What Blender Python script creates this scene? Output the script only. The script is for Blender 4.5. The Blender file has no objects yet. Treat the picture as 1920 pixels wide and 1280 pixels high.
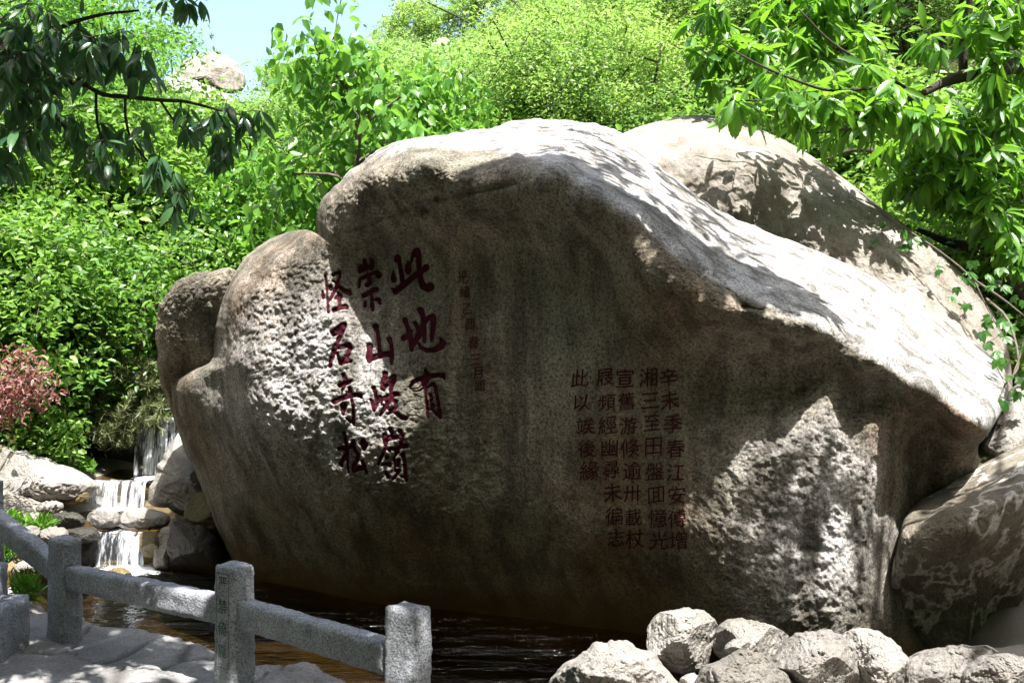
import bpy, bmesh, math, random
import numpy as np
from mathutils import Vector, Matrix

# ------------------------------------------------------------------ camera, sky, sun, exposure
scene = bpy.context.scene
COL = scene.collection
CAMZ = 1.7
F = 1920 * 35.0 / 36.0            # focal length in photo pixels
cam_d = bpy.data.cameras.new("camera"); cam_d.lens = 35; cam_d.sensor_width = 36
cam_d.clip_start = 0.05; cam_d.clip_end = 2000
cam = bpy.data.objects.new("camera", cam_d); COL.objects.link(cam)
cam.location = (0, 0, CAMZ); cam.rotation_euler = (math.radians(90), 0, 0)
scene.camera = cam

SUN = np.array([0.20, -0.38, 1.0]); SUN = SUN / np.linalg.norm(SUN)
sun_el = math.asin(SUN[2]); sun_az = math.atan2(SUN[0], SUN[1])
world = bpy.data.worlds.new("World"); scene.world = world; world.use_nodes = True
wn = world.node_tree.nodes; wl = world.node_tree.links
bg = wn["Background"]
sky = wn.new("ShaderNodeTexSky"); sky.sky_type = 'NISHITA'; sky.sun_disc = False
sky.sun_elevation = sun_el; sky.sun_rotation = sun_az
sky.air_density = 1.0; sky.dust_density = 4.0; sky.ozone_density = 1.2
wl.new(sky.outputs[0], bg.inputs[0]); bg.inputs[1].default_value = 0.125
sl = bpy.data.lights.new("sun", 'SUN'); sl.energy = 5.0; sl.angle = math.radians(0.53); sl.color = (1.0, 0.965, 0.92)
so = bpy.data.objects.new("sun", sl); COL.objects.link(so)
so.rotation_euler = Vector(-SUN).to_track_quat('-Z', 'Y').to_euler()
so.location = (2, -3, 12)
scene.view_settings.view_transform = 'Standard'; scene.view_settings.look = 'None'
scene.view_settings.exposure = 1.85; scene.view_settings.gamma = 1.0
scene.view_settings.use_curve_mapping = False
scene.cycles.max_bounces = 7; scene.cycles.transparent_max_bounces = 12
scene.cycles.diffuse_bounces = 2; scene.cycles.transmission_bounces = 4; scene.cycles.glossy_bounces = 3
scene.cycles.caustics_reflective = False; scene.cycles.caustics_refractive = False
try: scene.cycles.use_denoising = True
except Exception: pass

R = np.random.RandomState(7)
random.seed(7)

# ------------------------------------------------------------------ helpers
def unproj(px, py, Y):
    px = np.asarray(px, float); py = np.asarray(py, float); Y = np.asarray(Y, float) + 0 * px
    return np.stack([(px - 960) / F * Y, Y, CAMZ - (py - 640) / F * Y], -1)
def proj(P):
    P = np.asarray(P); Y = np.maximum(P[..., 1], 1e-3)
    return 960 + F * P[..., 0] / Y, 640 - F * (P[..., 2] - CAMZ) / Y
def P3(px, py, Y):
    return unproj(px, py, Y)

_perm = np.random.RandomState(3).permutation(512).astype(np.int64)
_perm = np.concatenate([_perm, _perm, _perm])
_gr = np.random.RandomState(4).normal(size=(512, 3)); _gr /= np.linalg.norm(_gr, axis=1)[:, None]
def perlin(p):
    p = np.asarray(p, float); i = np.floor(p).astype(np.int64); f = p - i; i &= 511
    u = f * f * f * (f * (f * 6 - 15) + 10)
    out = 0
    for dx in (0, 1):
        wx = u[..., 0] if dx else 1 - u[..., 0]
        for dy in (0, 1):
            wy = u[..., 1] if dy else 1 - u[..., 1]
            for dz in (0, 1):
                wz = u[..., 2] if dz else 1 - u[..., 2]
                h = _perm[_perm[_perm[(i[..., 0] + dx) & 511] + ((i[..., 1] + dy) & 511)] + ((i[..., 2] + dz) & 511)] & 511
                g = _gr[h]
                out = out + wx * wy * wz * (g[..., 0] * (f[..., 0] - dx) + g[..., 1] * (f[..., 1] - dy) + g[..., 2] * (f[..., 2] - dz))
    return out * 1.5
def fbm(p, o=4, gain=0.5, ridged=False):
    p = np.asarray(p, float); a = 1; s = 0; t = 0
    for k in range(o):
        n = perlin(p * (2.03 ** k) + 17.3 * k)
        if ridged: n = 0.55 - np.abs(n) * 2.2
        s = s + a * n; t += a; a *= gain
    return s / t

def mesh_np(name, V, faces=None, quads=None, tris=None, smooth=True):
    me = bpy.data.meshes.new(name)
    V = np.asarray(V, np.float32)
    if faces is not None:
        me.from_pydata([tuple(map(float, v)) for v in V], [], faces)
    else:
        loops = []; starts = []; tot = 0; nf = 0
        if quads is not None and len(quads):
            q = np.asarray(quads, np.int32); loops.append(q.ravel()); starts.append(tot + 4 * np.arange(len(q))); tot += q.size; nf += len(q)
        if tris is not None and len(tris):
            t = np.asarray(tris, np.int32); loops.append(t.ravel()); starts.append(tot + 3 * np.arange(len(t))); tot += t.size; nf += len(t)
        L = np.concatenate(loops).astype(np.int32); S = np.concatenate(starts).astype(np.int32)
        me.vertices.add(len(V)); me.vertices.foreach_set("co", V.ravel())
        me.loops.add(len(L)); me.loops.foreach_set("vertex_index", L)
        me.polygons.add(nf); me.polygons.foreach_set("loop_start", S)
        me.update(calc_edges=True)
    if smooth and len(me.polygons): me.polygons.foreach_set("use_smooth", np.ones(len(me.polygons), bool))
    me.validate(verbose=False)
    return me
def link(name, me, mat=None, parent=None, loc=None):
    o = bpy.data.objects.new(name, me); COL.objects.link(o)
    if mat is not None and me is not None and not me.materials: me.materials.append(mat)
    if parent is not None: o.parent = parent
    if loc is not None: o.location = loc
    return o
def tag(o, label=None, cat=None, group=None, kind=None):
    if label: o["label"] = label
    if cat: o["category"] = cat
    if group: o["group"] = group
    if kind: o["kind"] = kind
    return o
def empty(name, loc):
    o = bpy.data.objects.new(name, None); COL.objects.link(o); o.location = loc; o.empty_display_size = 0.2
    return o
def copy_tree(o):
    c = o.copy(); COL.objects.link(c)
    for ch in o.children:
        d = ch.copy(); COL.objects.link(d); d.parent = c
        for g in ch.children:
            e = g.copy(); COL.objects.link(e); e.parent = d
    return c

# tubes: list of polylines with radii -> verts, quads
class Tubes:
    def __init__(s): s.V = []; s.Q = []; s.T = []; s.n = 0
    def add(s, pts, rad, sides=6, cap=True):
        pts = np.asarray(pts, float); rad = np.asarray(rad, float) + np.zeros(len(pts)); m = len(pts)
        t = np.gradient(pts, axis=0); t /= np.linalg.norm(t, axis=1)[:, None] + 1e-9
        up = np.array([0, 0, 1.0]) if abs(t[0, 2]) < 0.9 else np.array([1.0, 0, 0])
        a = np.cross(t, up); a /= np.linalg.norm(a, axis=1)[:, None] + 1e-9
        b = np.cross(t, a)
        th = np.arange(sides) * 2 * math.pi / sides
        ring = pts[:, None] + rad[:, None, None] * (np.cos(th)[None, :, None] * a[:, None] + np.sin(th)[None, :, None] * b[:, None])
        base = s.n; s.V.append(ring.reshape(-1, 3)); s.n += m * sides
        i = np.arange(m - 1)[:, None] * sides; j = np.arange(sides)[None]; k = (j + 1) % sides
        s.Q.append((base + np.stack([i + j, i + k, i + sides + k, i + sides + j], -1)).reshape(-1, 4))
        if cap:
            s.V.append(pts[[-1]]); e = s.n; s.n += 1
            lb = base + (m - 1) * sides; jj = np.arange(sides)
            s.T.append(np.stack([lb + jj, lb + (jj + 1) % sides, np.full(sides, e)], -1))
    def mesh(s, name):
        return mesh_np(name, np.concatenate(s.V), quads=np.concatenate(s.Q), tris=np.concatenate(s.T) if s.T else None)

def smooth_line(pts, n=4):
    pts = np.asarray(pts, float); m = len(pts)
    if m < 3: return pts
    out = []
    P = np.concatenate([[2 * pts[0] - pts[1]], pts, [2 * pts[-1] - pts[-2]]])
    for i in range(m - 1):
        p0, p1, p2, p3 = P[i:i + 4]
        for t in np.arange(n) / n:
            out.append(0.5 * (2 * p1 + (p2 - p0) * t + (2 * p0 - 5 * p1 + 4 * p2 - p3) * t * t + (3 * p1 - p0 - 3 * p2 + p3) * t ** 3))
    out.append(pts[-1]); return np.array(out)

# leaves
def leaf_template(kind):
    if kind == 'rhomb':
        V = [(0, 0, 0), (.45, .5, .06), (1, 0, -.05), (.45, -.5, .06)]; return np.array(V), np.array([(0, 1, 2, 3)]), None
    if kind == 'fold':
        V = [(0, 0, 0), (.3, .46, .1), (.7, .34, .06), (1, 0, -.12), (.7, -.34, .06), (.3, -.46, .1), (.5, 0, 0)]
        return np.array(V), np.array([(0, 6, 2, 1), (6, 3, 2, 2), (0, 5, 4, 6), (6, 4, 3, 3)])[:, :4], None
    if kind in ('lance', 'serrate'):
        if kind == 'lance': ts = [.1, .25, .45, .65, .85]; ws = [.22, .42, .5, .42, .2]
        else:
            ts = [.08, .16, .2, .3, .34, .44, .48, .58, .62, .72, .76, .86, .9]
            ws = [.18, .38, .34, .48, .42, .52, .45, .5, .42, .42, .33, .27, .18]
        V = [(0, 0, 0)]; Q = []; T = []
        for t, w in zip(ts, ws):
            d = -0.18 * t * t
            V += [(t, w, d + .10 * w), (t, 0, d), (t, -w, d + .10 * w)]
        V.append((1, 0, -.2)); n = len(ts); e = len(V) - 1
        T += [(0, 2, 1), (0, 3, 2)]
        for k in range(n - 1):
            a = 1 + 3 * k; b = a + 3
            Q += [(a, a + 1, b + 1, b), (a + 1, a + 2, b + 2, b + 1)]
        a = 1 + 3 * (n - 1); T += [(a, a + 1, e), (a + 1, a + 2, e)]
        return np.array(V), np.array(Q), np.array(T)
def leaves_mesh(name, pos, dirs, nrm, L, W, kind='rhomb'):
    V, Q, T = leaf_template(kind)
    if kind == 'fold':
        Q = None; T = np.array([(0, 6, 1), (1, 6, 2), (6, 3, 2), (0, 5, 6), (5, 4, 6), (6, 4, 3)])
    pos = np.asarray(pos); n = len(pos)
    d = dirs / (np.linalg.norm(dirs, axis=1)[:, None] + 1e-9)
    s = np.cross(nrm, d); s /= np.linalg.norm(s, axis=1)[:, None] + 1e-9
    u = np.cross(d, s)
    L = np.asarray(L) + np.zeros(n); W = np.asarray(W) + np.zeros(n)
    P = pos[:, None] + d[:, None] * (V[None, :, 0:1] * L[:, None, None]) + s[:, None] * (V[None, :, 1:2] * W[:, None, None]) + u[:, None] * (V[None, :, 2:3] * L[:, None, None])
    k = len(V); off = (np.arange(n) * k)[:, None, None]
    qs = (Q[None] + off).reshape(-1, 4) if Q is not None else None
    tsx = (T[None] + off).reshape(-1, 3) if T is not None else None
    return mesh_np(name, P.reshape(-1, 3), quads=qs, tris=tsx, smooth=(kind in ('lance', 'serrate')))

# ------------------------------------------------------------------ materials
def new_mat(name):
    m = bpy.data.materials.new(name); m.use_nodes = True
    nt = m.node_tree; nt.nodes.clear()
    out = nt.nodes.new("ShaderNodeOutputMaterial")
    return m, nt, out
def nd(nt, typ, **kw):
    n = nt.nodes.new(typ)
    for k, v in kw.items():
        if k.startswith("i_"): n.inputs[k[2:].replace("_", " ")].default_value = v
        else: setattr(n, k, v)
    return n
def ramp(nt, stops, src=None):
    r = nt.nodes.new("ShaderNodeValToRGB"); cr = r.color_ramp
    while len(cr.elements) > len(stops): cr.elements.remove(cr.elements[-1])
    while len(cr.elements) < len(stops): cr.elements.new(0.5)
    for e, (p, c) in zip(cr.elements, stops):
        e.position = p; e.color = (c[0], c[1], c[2], 1) if not np.isscalar(c) else (c, c, c, 1)
    if src is not None: nt.links.new(src, r.inputs[0])
    return r
def mixc(nt, a, b, fac, mode='MIX'):
    n = nt.nodes.new("ShaderNodeMix"); n.data_type = 'RGBA'; n.blend_type = mode
    for sock, v in ((n.inputs["Factor"], fac), (n.inputs["A"], a), (n.inputs["B"], b)):
        if hasattr(v, "is_output") or isinstance(v, bpy.types.NodeSocket): nt.links.new(v, sock)
        elif np.isscalar(v): sock.default_value = v
        else: sock.default_value = (v[0], v[1], v[2], 1)
    return n.outputs["Result"]
def noise(nt, vec, scale, detail=6, rough=0.6, dist=0.0):
    n = nt.nodes.new("ShaderNodeTexNoise"); n.inputs["Scale"].default_value = scale
    n.inputs["Detail"].default_value = detail; n.inputs["Roughness"].default_value = rough; n.inputs["Distortion"].default_value = dist
    if vec is not None: nt.links.new(vec, n.inputs["Vector"])
    return n.outputs["Fac"]
def coords(nt, sx=1, sy=1, sz=1):
    g = nt.nodes.new("ShaderNodeNewGeometry")
    if (sx, sy, sz) == (1, 1, 1): return g.outputs["Position"]
    m = nt.nodes.new("ShaderNodeMapping"); m.inputs["Scale"].default_value = (sx, sy, sz)
    nt.links.new(g.outputs["Position"], m.inputs["Vector"]); return m.outputs["Vector"]

def rock_mat(name, light, dark, stain=None, stain_amt=0.5, bump=0.5, speck=0.25, fine=60, rough=0.9, lichen=None, veins=False, attr=None, wetz=None, tint=None):
    m, nt, out = new_mat(name); L = nt.links
    p = coords(nt)
    big = ramp(nt, [(.32, 0.0), (.68, 1.0)], noise(nt, p, 1.3, 5, .62, .4)).outputs[0]
    c = mixc(nt, dark, light, big)
    if tint is not None:
        tf = ramp(nt, [(.46, 0), (.62, .75)], noise(nt, coords(nt, .8, .8, .55), 1.0, 4, .55, .5)).outputs[0]
        c = mixc(nt, c, tint, tf)
        tg = ramp(nt, [(.5, 0), (.66, .5)], noise(nt, coords(nt, 1.3, 1.3, .9), 1.0, 4, .6)).outputs[0]
        c = mixc(nt, c, (.15, .165, .125), tg)
    med = ramp(nt, [(.35, .72), (.65, 1.12)], noise(nt, p, 7, 6, .65)).outputs[0]
    c = mixc(nt, c, med, 0.8, 'MULTIPLY')
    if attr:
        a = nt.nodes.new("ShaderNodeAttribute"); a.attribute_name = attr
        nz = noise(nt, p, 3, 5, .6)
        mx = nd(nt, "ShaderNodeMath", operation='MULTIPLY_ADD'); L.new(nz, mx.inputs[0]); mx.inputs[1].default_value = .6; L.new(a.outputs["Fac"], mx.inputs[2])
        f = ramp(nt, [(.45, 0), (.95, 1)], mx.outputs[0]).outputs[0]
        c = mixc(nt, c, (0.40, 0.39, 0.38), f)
    if stain is not None:
        sv = coords(nt, 5.5, 5.5, 0.5)
        st = ramp(nt, [(.42, 0), (.62, 1)], noise(nt, sv, 1.0, 5, .6, .25)).outputs[0]
        sm = nd(nt, "ShaderNodeMath", operation='MULTIPLY'); L.new(st, sm.inputs[0]); sm.inputs[1].default_value = stain_amt
        c = mixc(nt, c, stain, sm.outputs[0])
    if lichen is not None:
        lf = ramp(nt, [(.55, 0), (.7, .6)], noise(nt, p, 2.3, 6, .7, .8)).outputs[0]
        c = mixc(nt, c, lichen, lf)
    if veins:
        vn = noise(nt, coords(nt, 2.6, 2.6, .75), 1.4, 4, .55, .45)
        vr = ramp(nt, [(.465, 0), (.492, .75), (.508, .75), (.535, 0)], vn).outputs[0]
        msk = ramp(nt, [(.30, 0), (.5, 1)], noise(nt, p, 1.4, 3, .5)).outputs[0]
        mm = nd(nt, "ShaderNodeMath", operation='MULTIPLY'); L.new(vr, mm.inputs[0]); L.new(msk, mm.inputs[1])
        c = mixc(nt, c, (.62, .58, .53), mm.outputs[0])
    sp = ramp(nt, [(.35, 1 - speck * 1.6), (.5, 1.0), (.66, 1 + speck)], noise(nt, p, fine, 3, .75)).outputs[0]
    c = mixc(nt, c, sp, 1.0, 'MULTIPLY')
    b = nd(nt, "ShaderNodeBsdfPrincipled"); b.inputs["Roughness"].default_value = rough; b.inputs["Specular IOR Level"].default_value = 0.25
    if wetz is not None:
        g = nt.nodes.new("ShaderNodeNewGeometry"); sx = nt.nodes.new("ShaderNodeSeparateXYZ"); L.new(g.outputs["Position"], sx.inputs[0])
        mr = nt.nodes.new("ShaderNodeMapRange"); mr.inputs[1].default_value = wetz; mr.inputs[2].default_value = wetz + .35; mr.inputs[3].default_value = 1; mr.inputs[4].default_value = 0
        zz = nd(nt, "ShaderNodeMath", operation='MULTIPLY_ADD'); L.new(noise(nt, p, 2.5, 4, .6), zz.inputs[0]); zz.inputs[1].default_value = -.5; L.new(sx.outputs[2], zz.inputs[2])
        L.new(zz.outputs[0], mr.inputs[0])
        c = mixc(nt, c, (.13, .085, .03), mr.outputs[0])
    L.new(c, b.inputs["Base Color"])
    h1 = noise(nt, p, 28, 6, .7); h2 = noise(nt, p, 110, 3, .6)
    ad = nd(nt, "ShaderNodeMath", operation='MULTIPLY_ADD'); L.new(h2, ad.inputs[0]); ad.inputs[1].default_value = .35; L.new(h1, ad.inputs[2])
    bp = nd(nt, "ShaderNodeBump"); bp.inputs["Strength"].default_value = bump; bp.inputs["Distance"].default_value = .025
    L.new(ad.outputs[0], bp.inputs["Height"]); L.new(bp.outputs[0], b.inputs["Normal"])
    L.new(b.outputs[0], out.inputs[0]); return m

def leaf_mat(name, cols, trans=0.4, tcol=(.25, .45, .04), rough=0.45, spec=0.4, patch=0.0, patchcol=None, objvar=None):
    m, nt, out = new_mat(name); L = nt.links
    g = nt.nodes.new("ShaderNodeNewGeometry")
    k = len(cols)
    rp = ramp(nt, [(i / max(1, k - 1), c) for i, c in enumerate(cols)], g.outputs["Random Per Island"])
    c = rp.outputs[0]
    if patch:
        f = ramp(nt, [(.4, 0), (.62, patch)], noise(nt, g.outputs["Position"], .25, 3, .6)).outputs[0]
        c = mixc(nt, c, patchcol, f)
    if objvar:
        oi = nt.nodes.new("ShaderNodeObjectInfo")
        c = mixc(nt, c, ramp(nt, objvar, oi.outputs["Random"]).outputs[0], 1.0, 'MULTIPLY')
    b = nd(nt, "ShaderNodeBsdfPrincipled"); b.inputs["Roughness"].default_value = rough; b.inputs["Specular IOR Level"].default_value = spec
    L.new(c, b.inputs["Base Color"])
    t = nd(nt, "ShaderNodeBsdfTranslucent")
    tc = mixc(nt, c, tcol, .75); L.new(tc, t.inputs["Color"])
    mx = nd(nt, "ShaderNodeMixShader"); mx.inputs[0].default_value = trans
    L.new(b.outputs[0], mx.inputs[1]); L.new(t.outputs[0], mx.inputs[2]); L.new(mx.outputs[0], out.inputs[0])
    return m
def plain_mat(name, c, rough=.8, var=.3, scale=20, spec=.3, bump=0.0):
    m, nt, out = new_mat(name); L = nt.links
    p = coords(nt)
    f = ramp(nt, [(.3, 1 - var), (.7, 1 + var)], noise(nt, p, scale, 5, .65)).outputs[0]
    b = nd(nt, "ShaderNodeBsdfPrincipled"); b.inputs["Roughness"].default_value = rough; b.inputs["Specular IOR Level"].default_value = spec
    L.new(mixc(nt, c, f, 1, 'MULTIPLY'), b.inputs["Base Color"])
    if bump:
        bp = nd(nt, "ShaderNodeBump"); bp.inputs["Strength"].default_value = bump; bp.inputs["Distance"].default_value = .02
        L.new(noise(nt, p, scale * 1.5, 5, .7), bp.inputs["Height"]); L.new(bp.outputs[0], b.inputs["Normal"])
    L.new(b.outputs[0], out.inputs[0]); return m

M = {}
M['boulder'] = rock_mat("granite_boulder", (.285, .25, .20), (.18, .157, .12), stain=(.05, .044, .03), stain_amt=.75, bump=1.0, speck=.45, fine=55, lichen=(.30, .29, .24), attr="scoured_sunlit", wetz=-.72, tint=(.20, .135, .085))
M['slab'] = rock_mat("granite_slab", (.33, .305, .27), (.21, .19, .16), stain=(.11, .092, .068), stain_amt=.6, bump=.8, speck=.22, fine=70)
M['pale'] = rock_mat("pale_rock", (.32, .30, .275), (.20, .185, .165), stain=None, bump=.8, speck=.28, fine=80, lichen=(.14, .13, .11))
M['grey'] = rock_mat("grey_rock", (.22, .205, .19), (.13, .12, .105), stain=None, bump=.6, speck=.25, fine=80)
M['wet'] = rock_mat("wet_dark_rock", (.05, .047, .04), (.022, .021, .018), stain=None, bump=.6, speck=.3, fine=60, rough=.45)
M['mossy'] = rock_mat("mossy_rock", (.17, .13, .06), (.07, .06, .03), stain=None, bump=.6, speck=.3, fine=60, rough=.55, lichen=(.09, .085, .02))
M['veined'] = rock_mat("veined_rock", (.24, .22, .18), (.14, .12, .09), stain=(.08, .07, .05), stain_amt=.55, bump=.5, speck=.25, fine=80, veins=True)
M['post'] = rock_mat("hewn_granite", (.36, .375, .41), (.25, .26, .28), stain=None, bump=.8, speck=.36, fine=95)
M['bark'] = plain_mat("dark_bark", (.045, .036, .028), .9, .5, 25, bump=.8)
M['barkl'] = plain_mat("grey_bark", (.10, .085, .065), .9, .4, 12, bump=.6)
M['paint'] = plain_mat("oxblood_paint", (.034, .003, .008), .75, .35, 30, spec=.1)
M['paint2'] = plain_mat("oxblood_paint_small", (.036, .005, .006), .75, .25, 60, spec=.1)
M['green_paint'] = plain_mat("green_paint", (.006, .075, .03), .6, .3, 40)
M['groove'] = plain_mat("groove_dark", (.06, .06, .055), .9, .3, 40)
M['chest'] = leaf_mat("chestnut_leaf", [(.03, .095, .012), (.05, .15, .014), (.08, .20, .02), (.12, .25, .03)], .44, (.25, .54, .03), .40, .45)
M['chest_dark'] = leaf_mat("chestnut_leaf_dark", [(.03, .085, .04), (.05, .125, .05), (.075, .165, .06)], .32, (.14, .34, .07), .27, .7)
M['scrub'] = leaf_mat("scrub_leaf", [(.06, .13, .035), (.11, .20, .05), (.17, .26, .08), (.24, .30, .15)], .40, (.27, .50, .06), .55, .3, .6, (.05, .12, .03))  # palest leaf tone stands in for haze over the slope
M['hill'] = leaf_mat("hill_tree_leaf", [(.11, .22, .05), (.17, .29, .07), (.24, .35, .12), (.32, .38, .20)], .44, (.34, .58, .10), .5, .35, objvar=[(0, (.5, .68, .55)), (.3, (.9, .95, .9)), (.65, (1.3, 1.15, .9)), (.85, (.75, .9, 1.0)), (1, (1.0, 1.05, 1.5))])  # haze is put into the palest leaf colours, no air volume
M['bush'] = leaf_mat("bush_leaf", [(.05, .12, .025), (.09, .19, .035), (.14, .26, .05), (.21, .32, .09)], .42, (.26, .50, .06), .42, .5, objvar=[(0, (.65, .8, .7)), (.4, (1, 1, 1)), (.75, (1.3, 1.15, .9)), (1, (.9, 1.05, 1.2))])
M['poplar'] = leaf_mat("poplar_leaf", [(.05, .15, .02), (.09, .22, .03), (.14, .29, .06)], .40, (.26, .55, .05), .3, .6)
M['fine'] = leaf_mat("fine_leaf", [(.05, .14, .025), (.08, .19, .03), (.12, .24, .05)], .42, (.22, .48, .05), .45, .4)
M['pine'] = leaf_mat("pine_needle", [(.07, .085, .035), (.10, .12, .05), (.16, .18, .08)], .2, (.16, .22, .05), .5, .4)
M['red'] = leaf_mat("red_leaf", [(.12, .05, .045), (.20, .10, .09), (.30, .18, .15)], .35, (.4, .10, .08), .45, .4)
M['weed'] = leaf_mat("weed_leaf", [(.04, .12, .015), (.08, .19, .02), (.12, .25, .03)], .4, (.22, .5, .03), .5, .3)
M['creeper'] = leaf_mat("creeper_leaf", [(.02, .08, .018), (.04, .12, .02), (.07, .18, .025)], .35, (.14, .38, .03), .4, .4)
# ------------------------------------------------------------------ terrain
_U = np.array([-1.2, -.51, -.36, -.31, -.26, -.19, -.12, -.05, .0, .17, .51, 1.2])
_E = np.array([.22, .21, .225, .245, .25, .225, .235, .28, .36, .50, .60, .62])
RC = 44.0
def smooth01(t): t = np.clip(t, 0, 1); return t * t * (3 - 2 * t)
def terrain(x, y):
    x = np.asarray(x, float); y = np.asarray(y, float)
    u = x / np.maximum(y, 8.0)
    e = sum(np.interp(u + du, _U, _E) for du in np.linspace(-.07, .07, 9)) / 9
    r = np.maximum(y, 1)
    sl = (CAMZ + e * RC - .5) / (RC - 13)
    hill = .5 + np.clip(r - 13, 0, RC - 13) * sl - np.clip(r - RC, 0, 400) * .35
    hill = hill + fbm(np.stack([x * .09, y * .09, 0 * x], -1), 4) * np.clip((y - 14) / 12, 0, 1) * 1.0
    # near zone
    edge = np.interp(x, [-9, -3.4, -2.5, -1.7, -.85, -.1, .3, .8, 3, 9], [7.3, 6.6, 5.7, 5.3, 4.75, 4.5, 5.0, 5.5, 6.3, 7.0])
    front = smooth01((edge - y) / .5 + .3)
    nearz = -1.05 * (1 - front) + (-.13) * front
    # the pool bed rises to the left bank and under the boulders
    nearz = nearz + .36 * np.exp(-(((x + 1.75) / .7) ** 2 + ((y - 8.75) / .4) ** 2))
    left = smooth01((-4.2 - x) / 1.2) * smooth01((y - 6) / 1.5)
    nearz = nearz + left * (.95 + .03 * np.clip(y - 7, 0, 6))
    midr = smooth01((x - 2.6) / .8) * (1 - front)
    nearz = nearz + midr * .95
    nearz = nearz + (smooth01((y - 9.6) / .5) * .6 + smooth01((y - 11.35) / .3) * .28) * (1 - left * .9)
    nearz = nearz + np.clip(-2.5 - y, 0, 30) * 1.5 + np.clip(np.abs(x) - 9.0, 0, 25) * 1.1  # added banks behind and beside the camera, raised to block skylight
    k = smooth01((y - 12.6) / 2.0)
    z = nearz * (1 - k) + hill * k
    z = z + fbm(np.stack([x * .8, y * .8, 0 * x + 3], -1), 4) * .09 * np.clip(1 - y / 40, 0.2, 1)
    return z
xs = np.unique(np.concatenate([np.linspace(-7, 7, 200), np.sign(np.linspace(-1, 1, 161)) * (np.abs(np.linspace(-1, 1, 161)) ** 1.8) * 220]))
ys = np.unique(np.concatenate([np.linspace(-40, -6, 12), np.linspace(-6, 0, 12), np.linspace(0, 16, 220), 16 + (np.linspace(0, 1, 110) ** 1.5) * 500]))
gx, gy = np.meshgrid(xs, ys)
V = np.stack([gx, gy, terrain(gx, gy)], -1).reshape(-1, 3)
nx, ny = len(xs), len(ys)
i, j = np.meshgrid(np.arange(nx - 1), np.arange(ny - 1)); a = (j * nx + i).ravel()
gm, nt, out = new_mat("ground_soil"); L = nt.links
p = coords(nt)
sepz = nt.nodes.new("ShaderNodeSeparateXYZ"); L.new(p, sepz.inputs[0])
yr = nt.nodes.new("ShaderNodeMapRange"); L.new(sepz.outputs[1], yr.inputs[0]); yr.inputs[1].default_value = 8.0; yr.inputs[2].default_value = 10.5
ay = nd(nt, "ShaderNodeMath", operation='SUBTRACT'); L.new(sepz.outputs[1], ay.inputs[0]); ay.inputs[1].default_value = 3.5
ab = nd(nt, "ShaderNodeMath", operation='ABSOLUTE'); L.new(ay.outputs[0], ab.inputs[0]); L.new(ab.outputs[0], yr.inputs[0])
zr = nt.nodes.new("ShaderNodeMapRange"); L.new(sepz.outputs[2], zr.inputs[0]); zr.inputs[1].default_value = -.55; zr.inputs[2].default_value = -.3
sand = mixc(nt, (.17, .155, .135), (.27, .25, .22), noise(nt, p, 9, 6, .7))
z3 = nt.nodes.new("ShaderNodeMapRange"); L.new(sepz.outputs[2], z3.inputs[0]); z3.inputs[1].default_value = -.85; z3.inputs[2].default_value = -.62
bed = mixc(nt, (.030, .025, .014), (.075, .058, .026), noise(nt, p, 4, 5, .65))
bed = mixc(nt, bed, (.20, .14, .045), z3.outputs[0])
near = mixc(nt, bed, sand, zr.outputs[0])
far = mixc(nt, (.022, .032, .012), (.05, .055, .022), noise(nt, p, .9, 6, .7))
z2 = nt.nodes.new("ShaderNodeMapRange"); L.new(sepz.outputs[2], z2.inputs[0]); z2.inputs[1].default_value = .15; z2.inputs[2].default_value = .5
mxz = nd(nt, "ShaderNodeMath", operation='MAXIMUM'); L.new(yr.outputs[0], mxz.inputs[0]); L.new(z2.outputs[0], mxz.inputs[1])
c = mixc(nt, near, far, mxz.outputs[0])
b = nd(nt, "ShaderNodeBsdfPrincipled"); b.inputs["Roughness"].default_value = .95; b.inputs["Specular IOR Level"].default_value = .1
bp = nd(nt, "ShaderNodeBump"); bp.inputs["Strength"].default_value = .6; bp.inputs["Distance"].default_value = .03
L.new(noise(nt, p, 22, 6, .7), bp.inputs["Height"]); L.new(bp.outputs[0], b.inputs["Normal"])
L.new(c, b.inputs["Base Color"]); L.new(b.outputs[0], out.inputs[0])
g = link("ground", mesh_np("ground", V, quads=np.stack([a, a + 1, a + nx + 1, a + nx], -1)), gm)
tag(g, "soil and sand ground rising into the green hillside", "ground", kind="structure")

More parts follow.
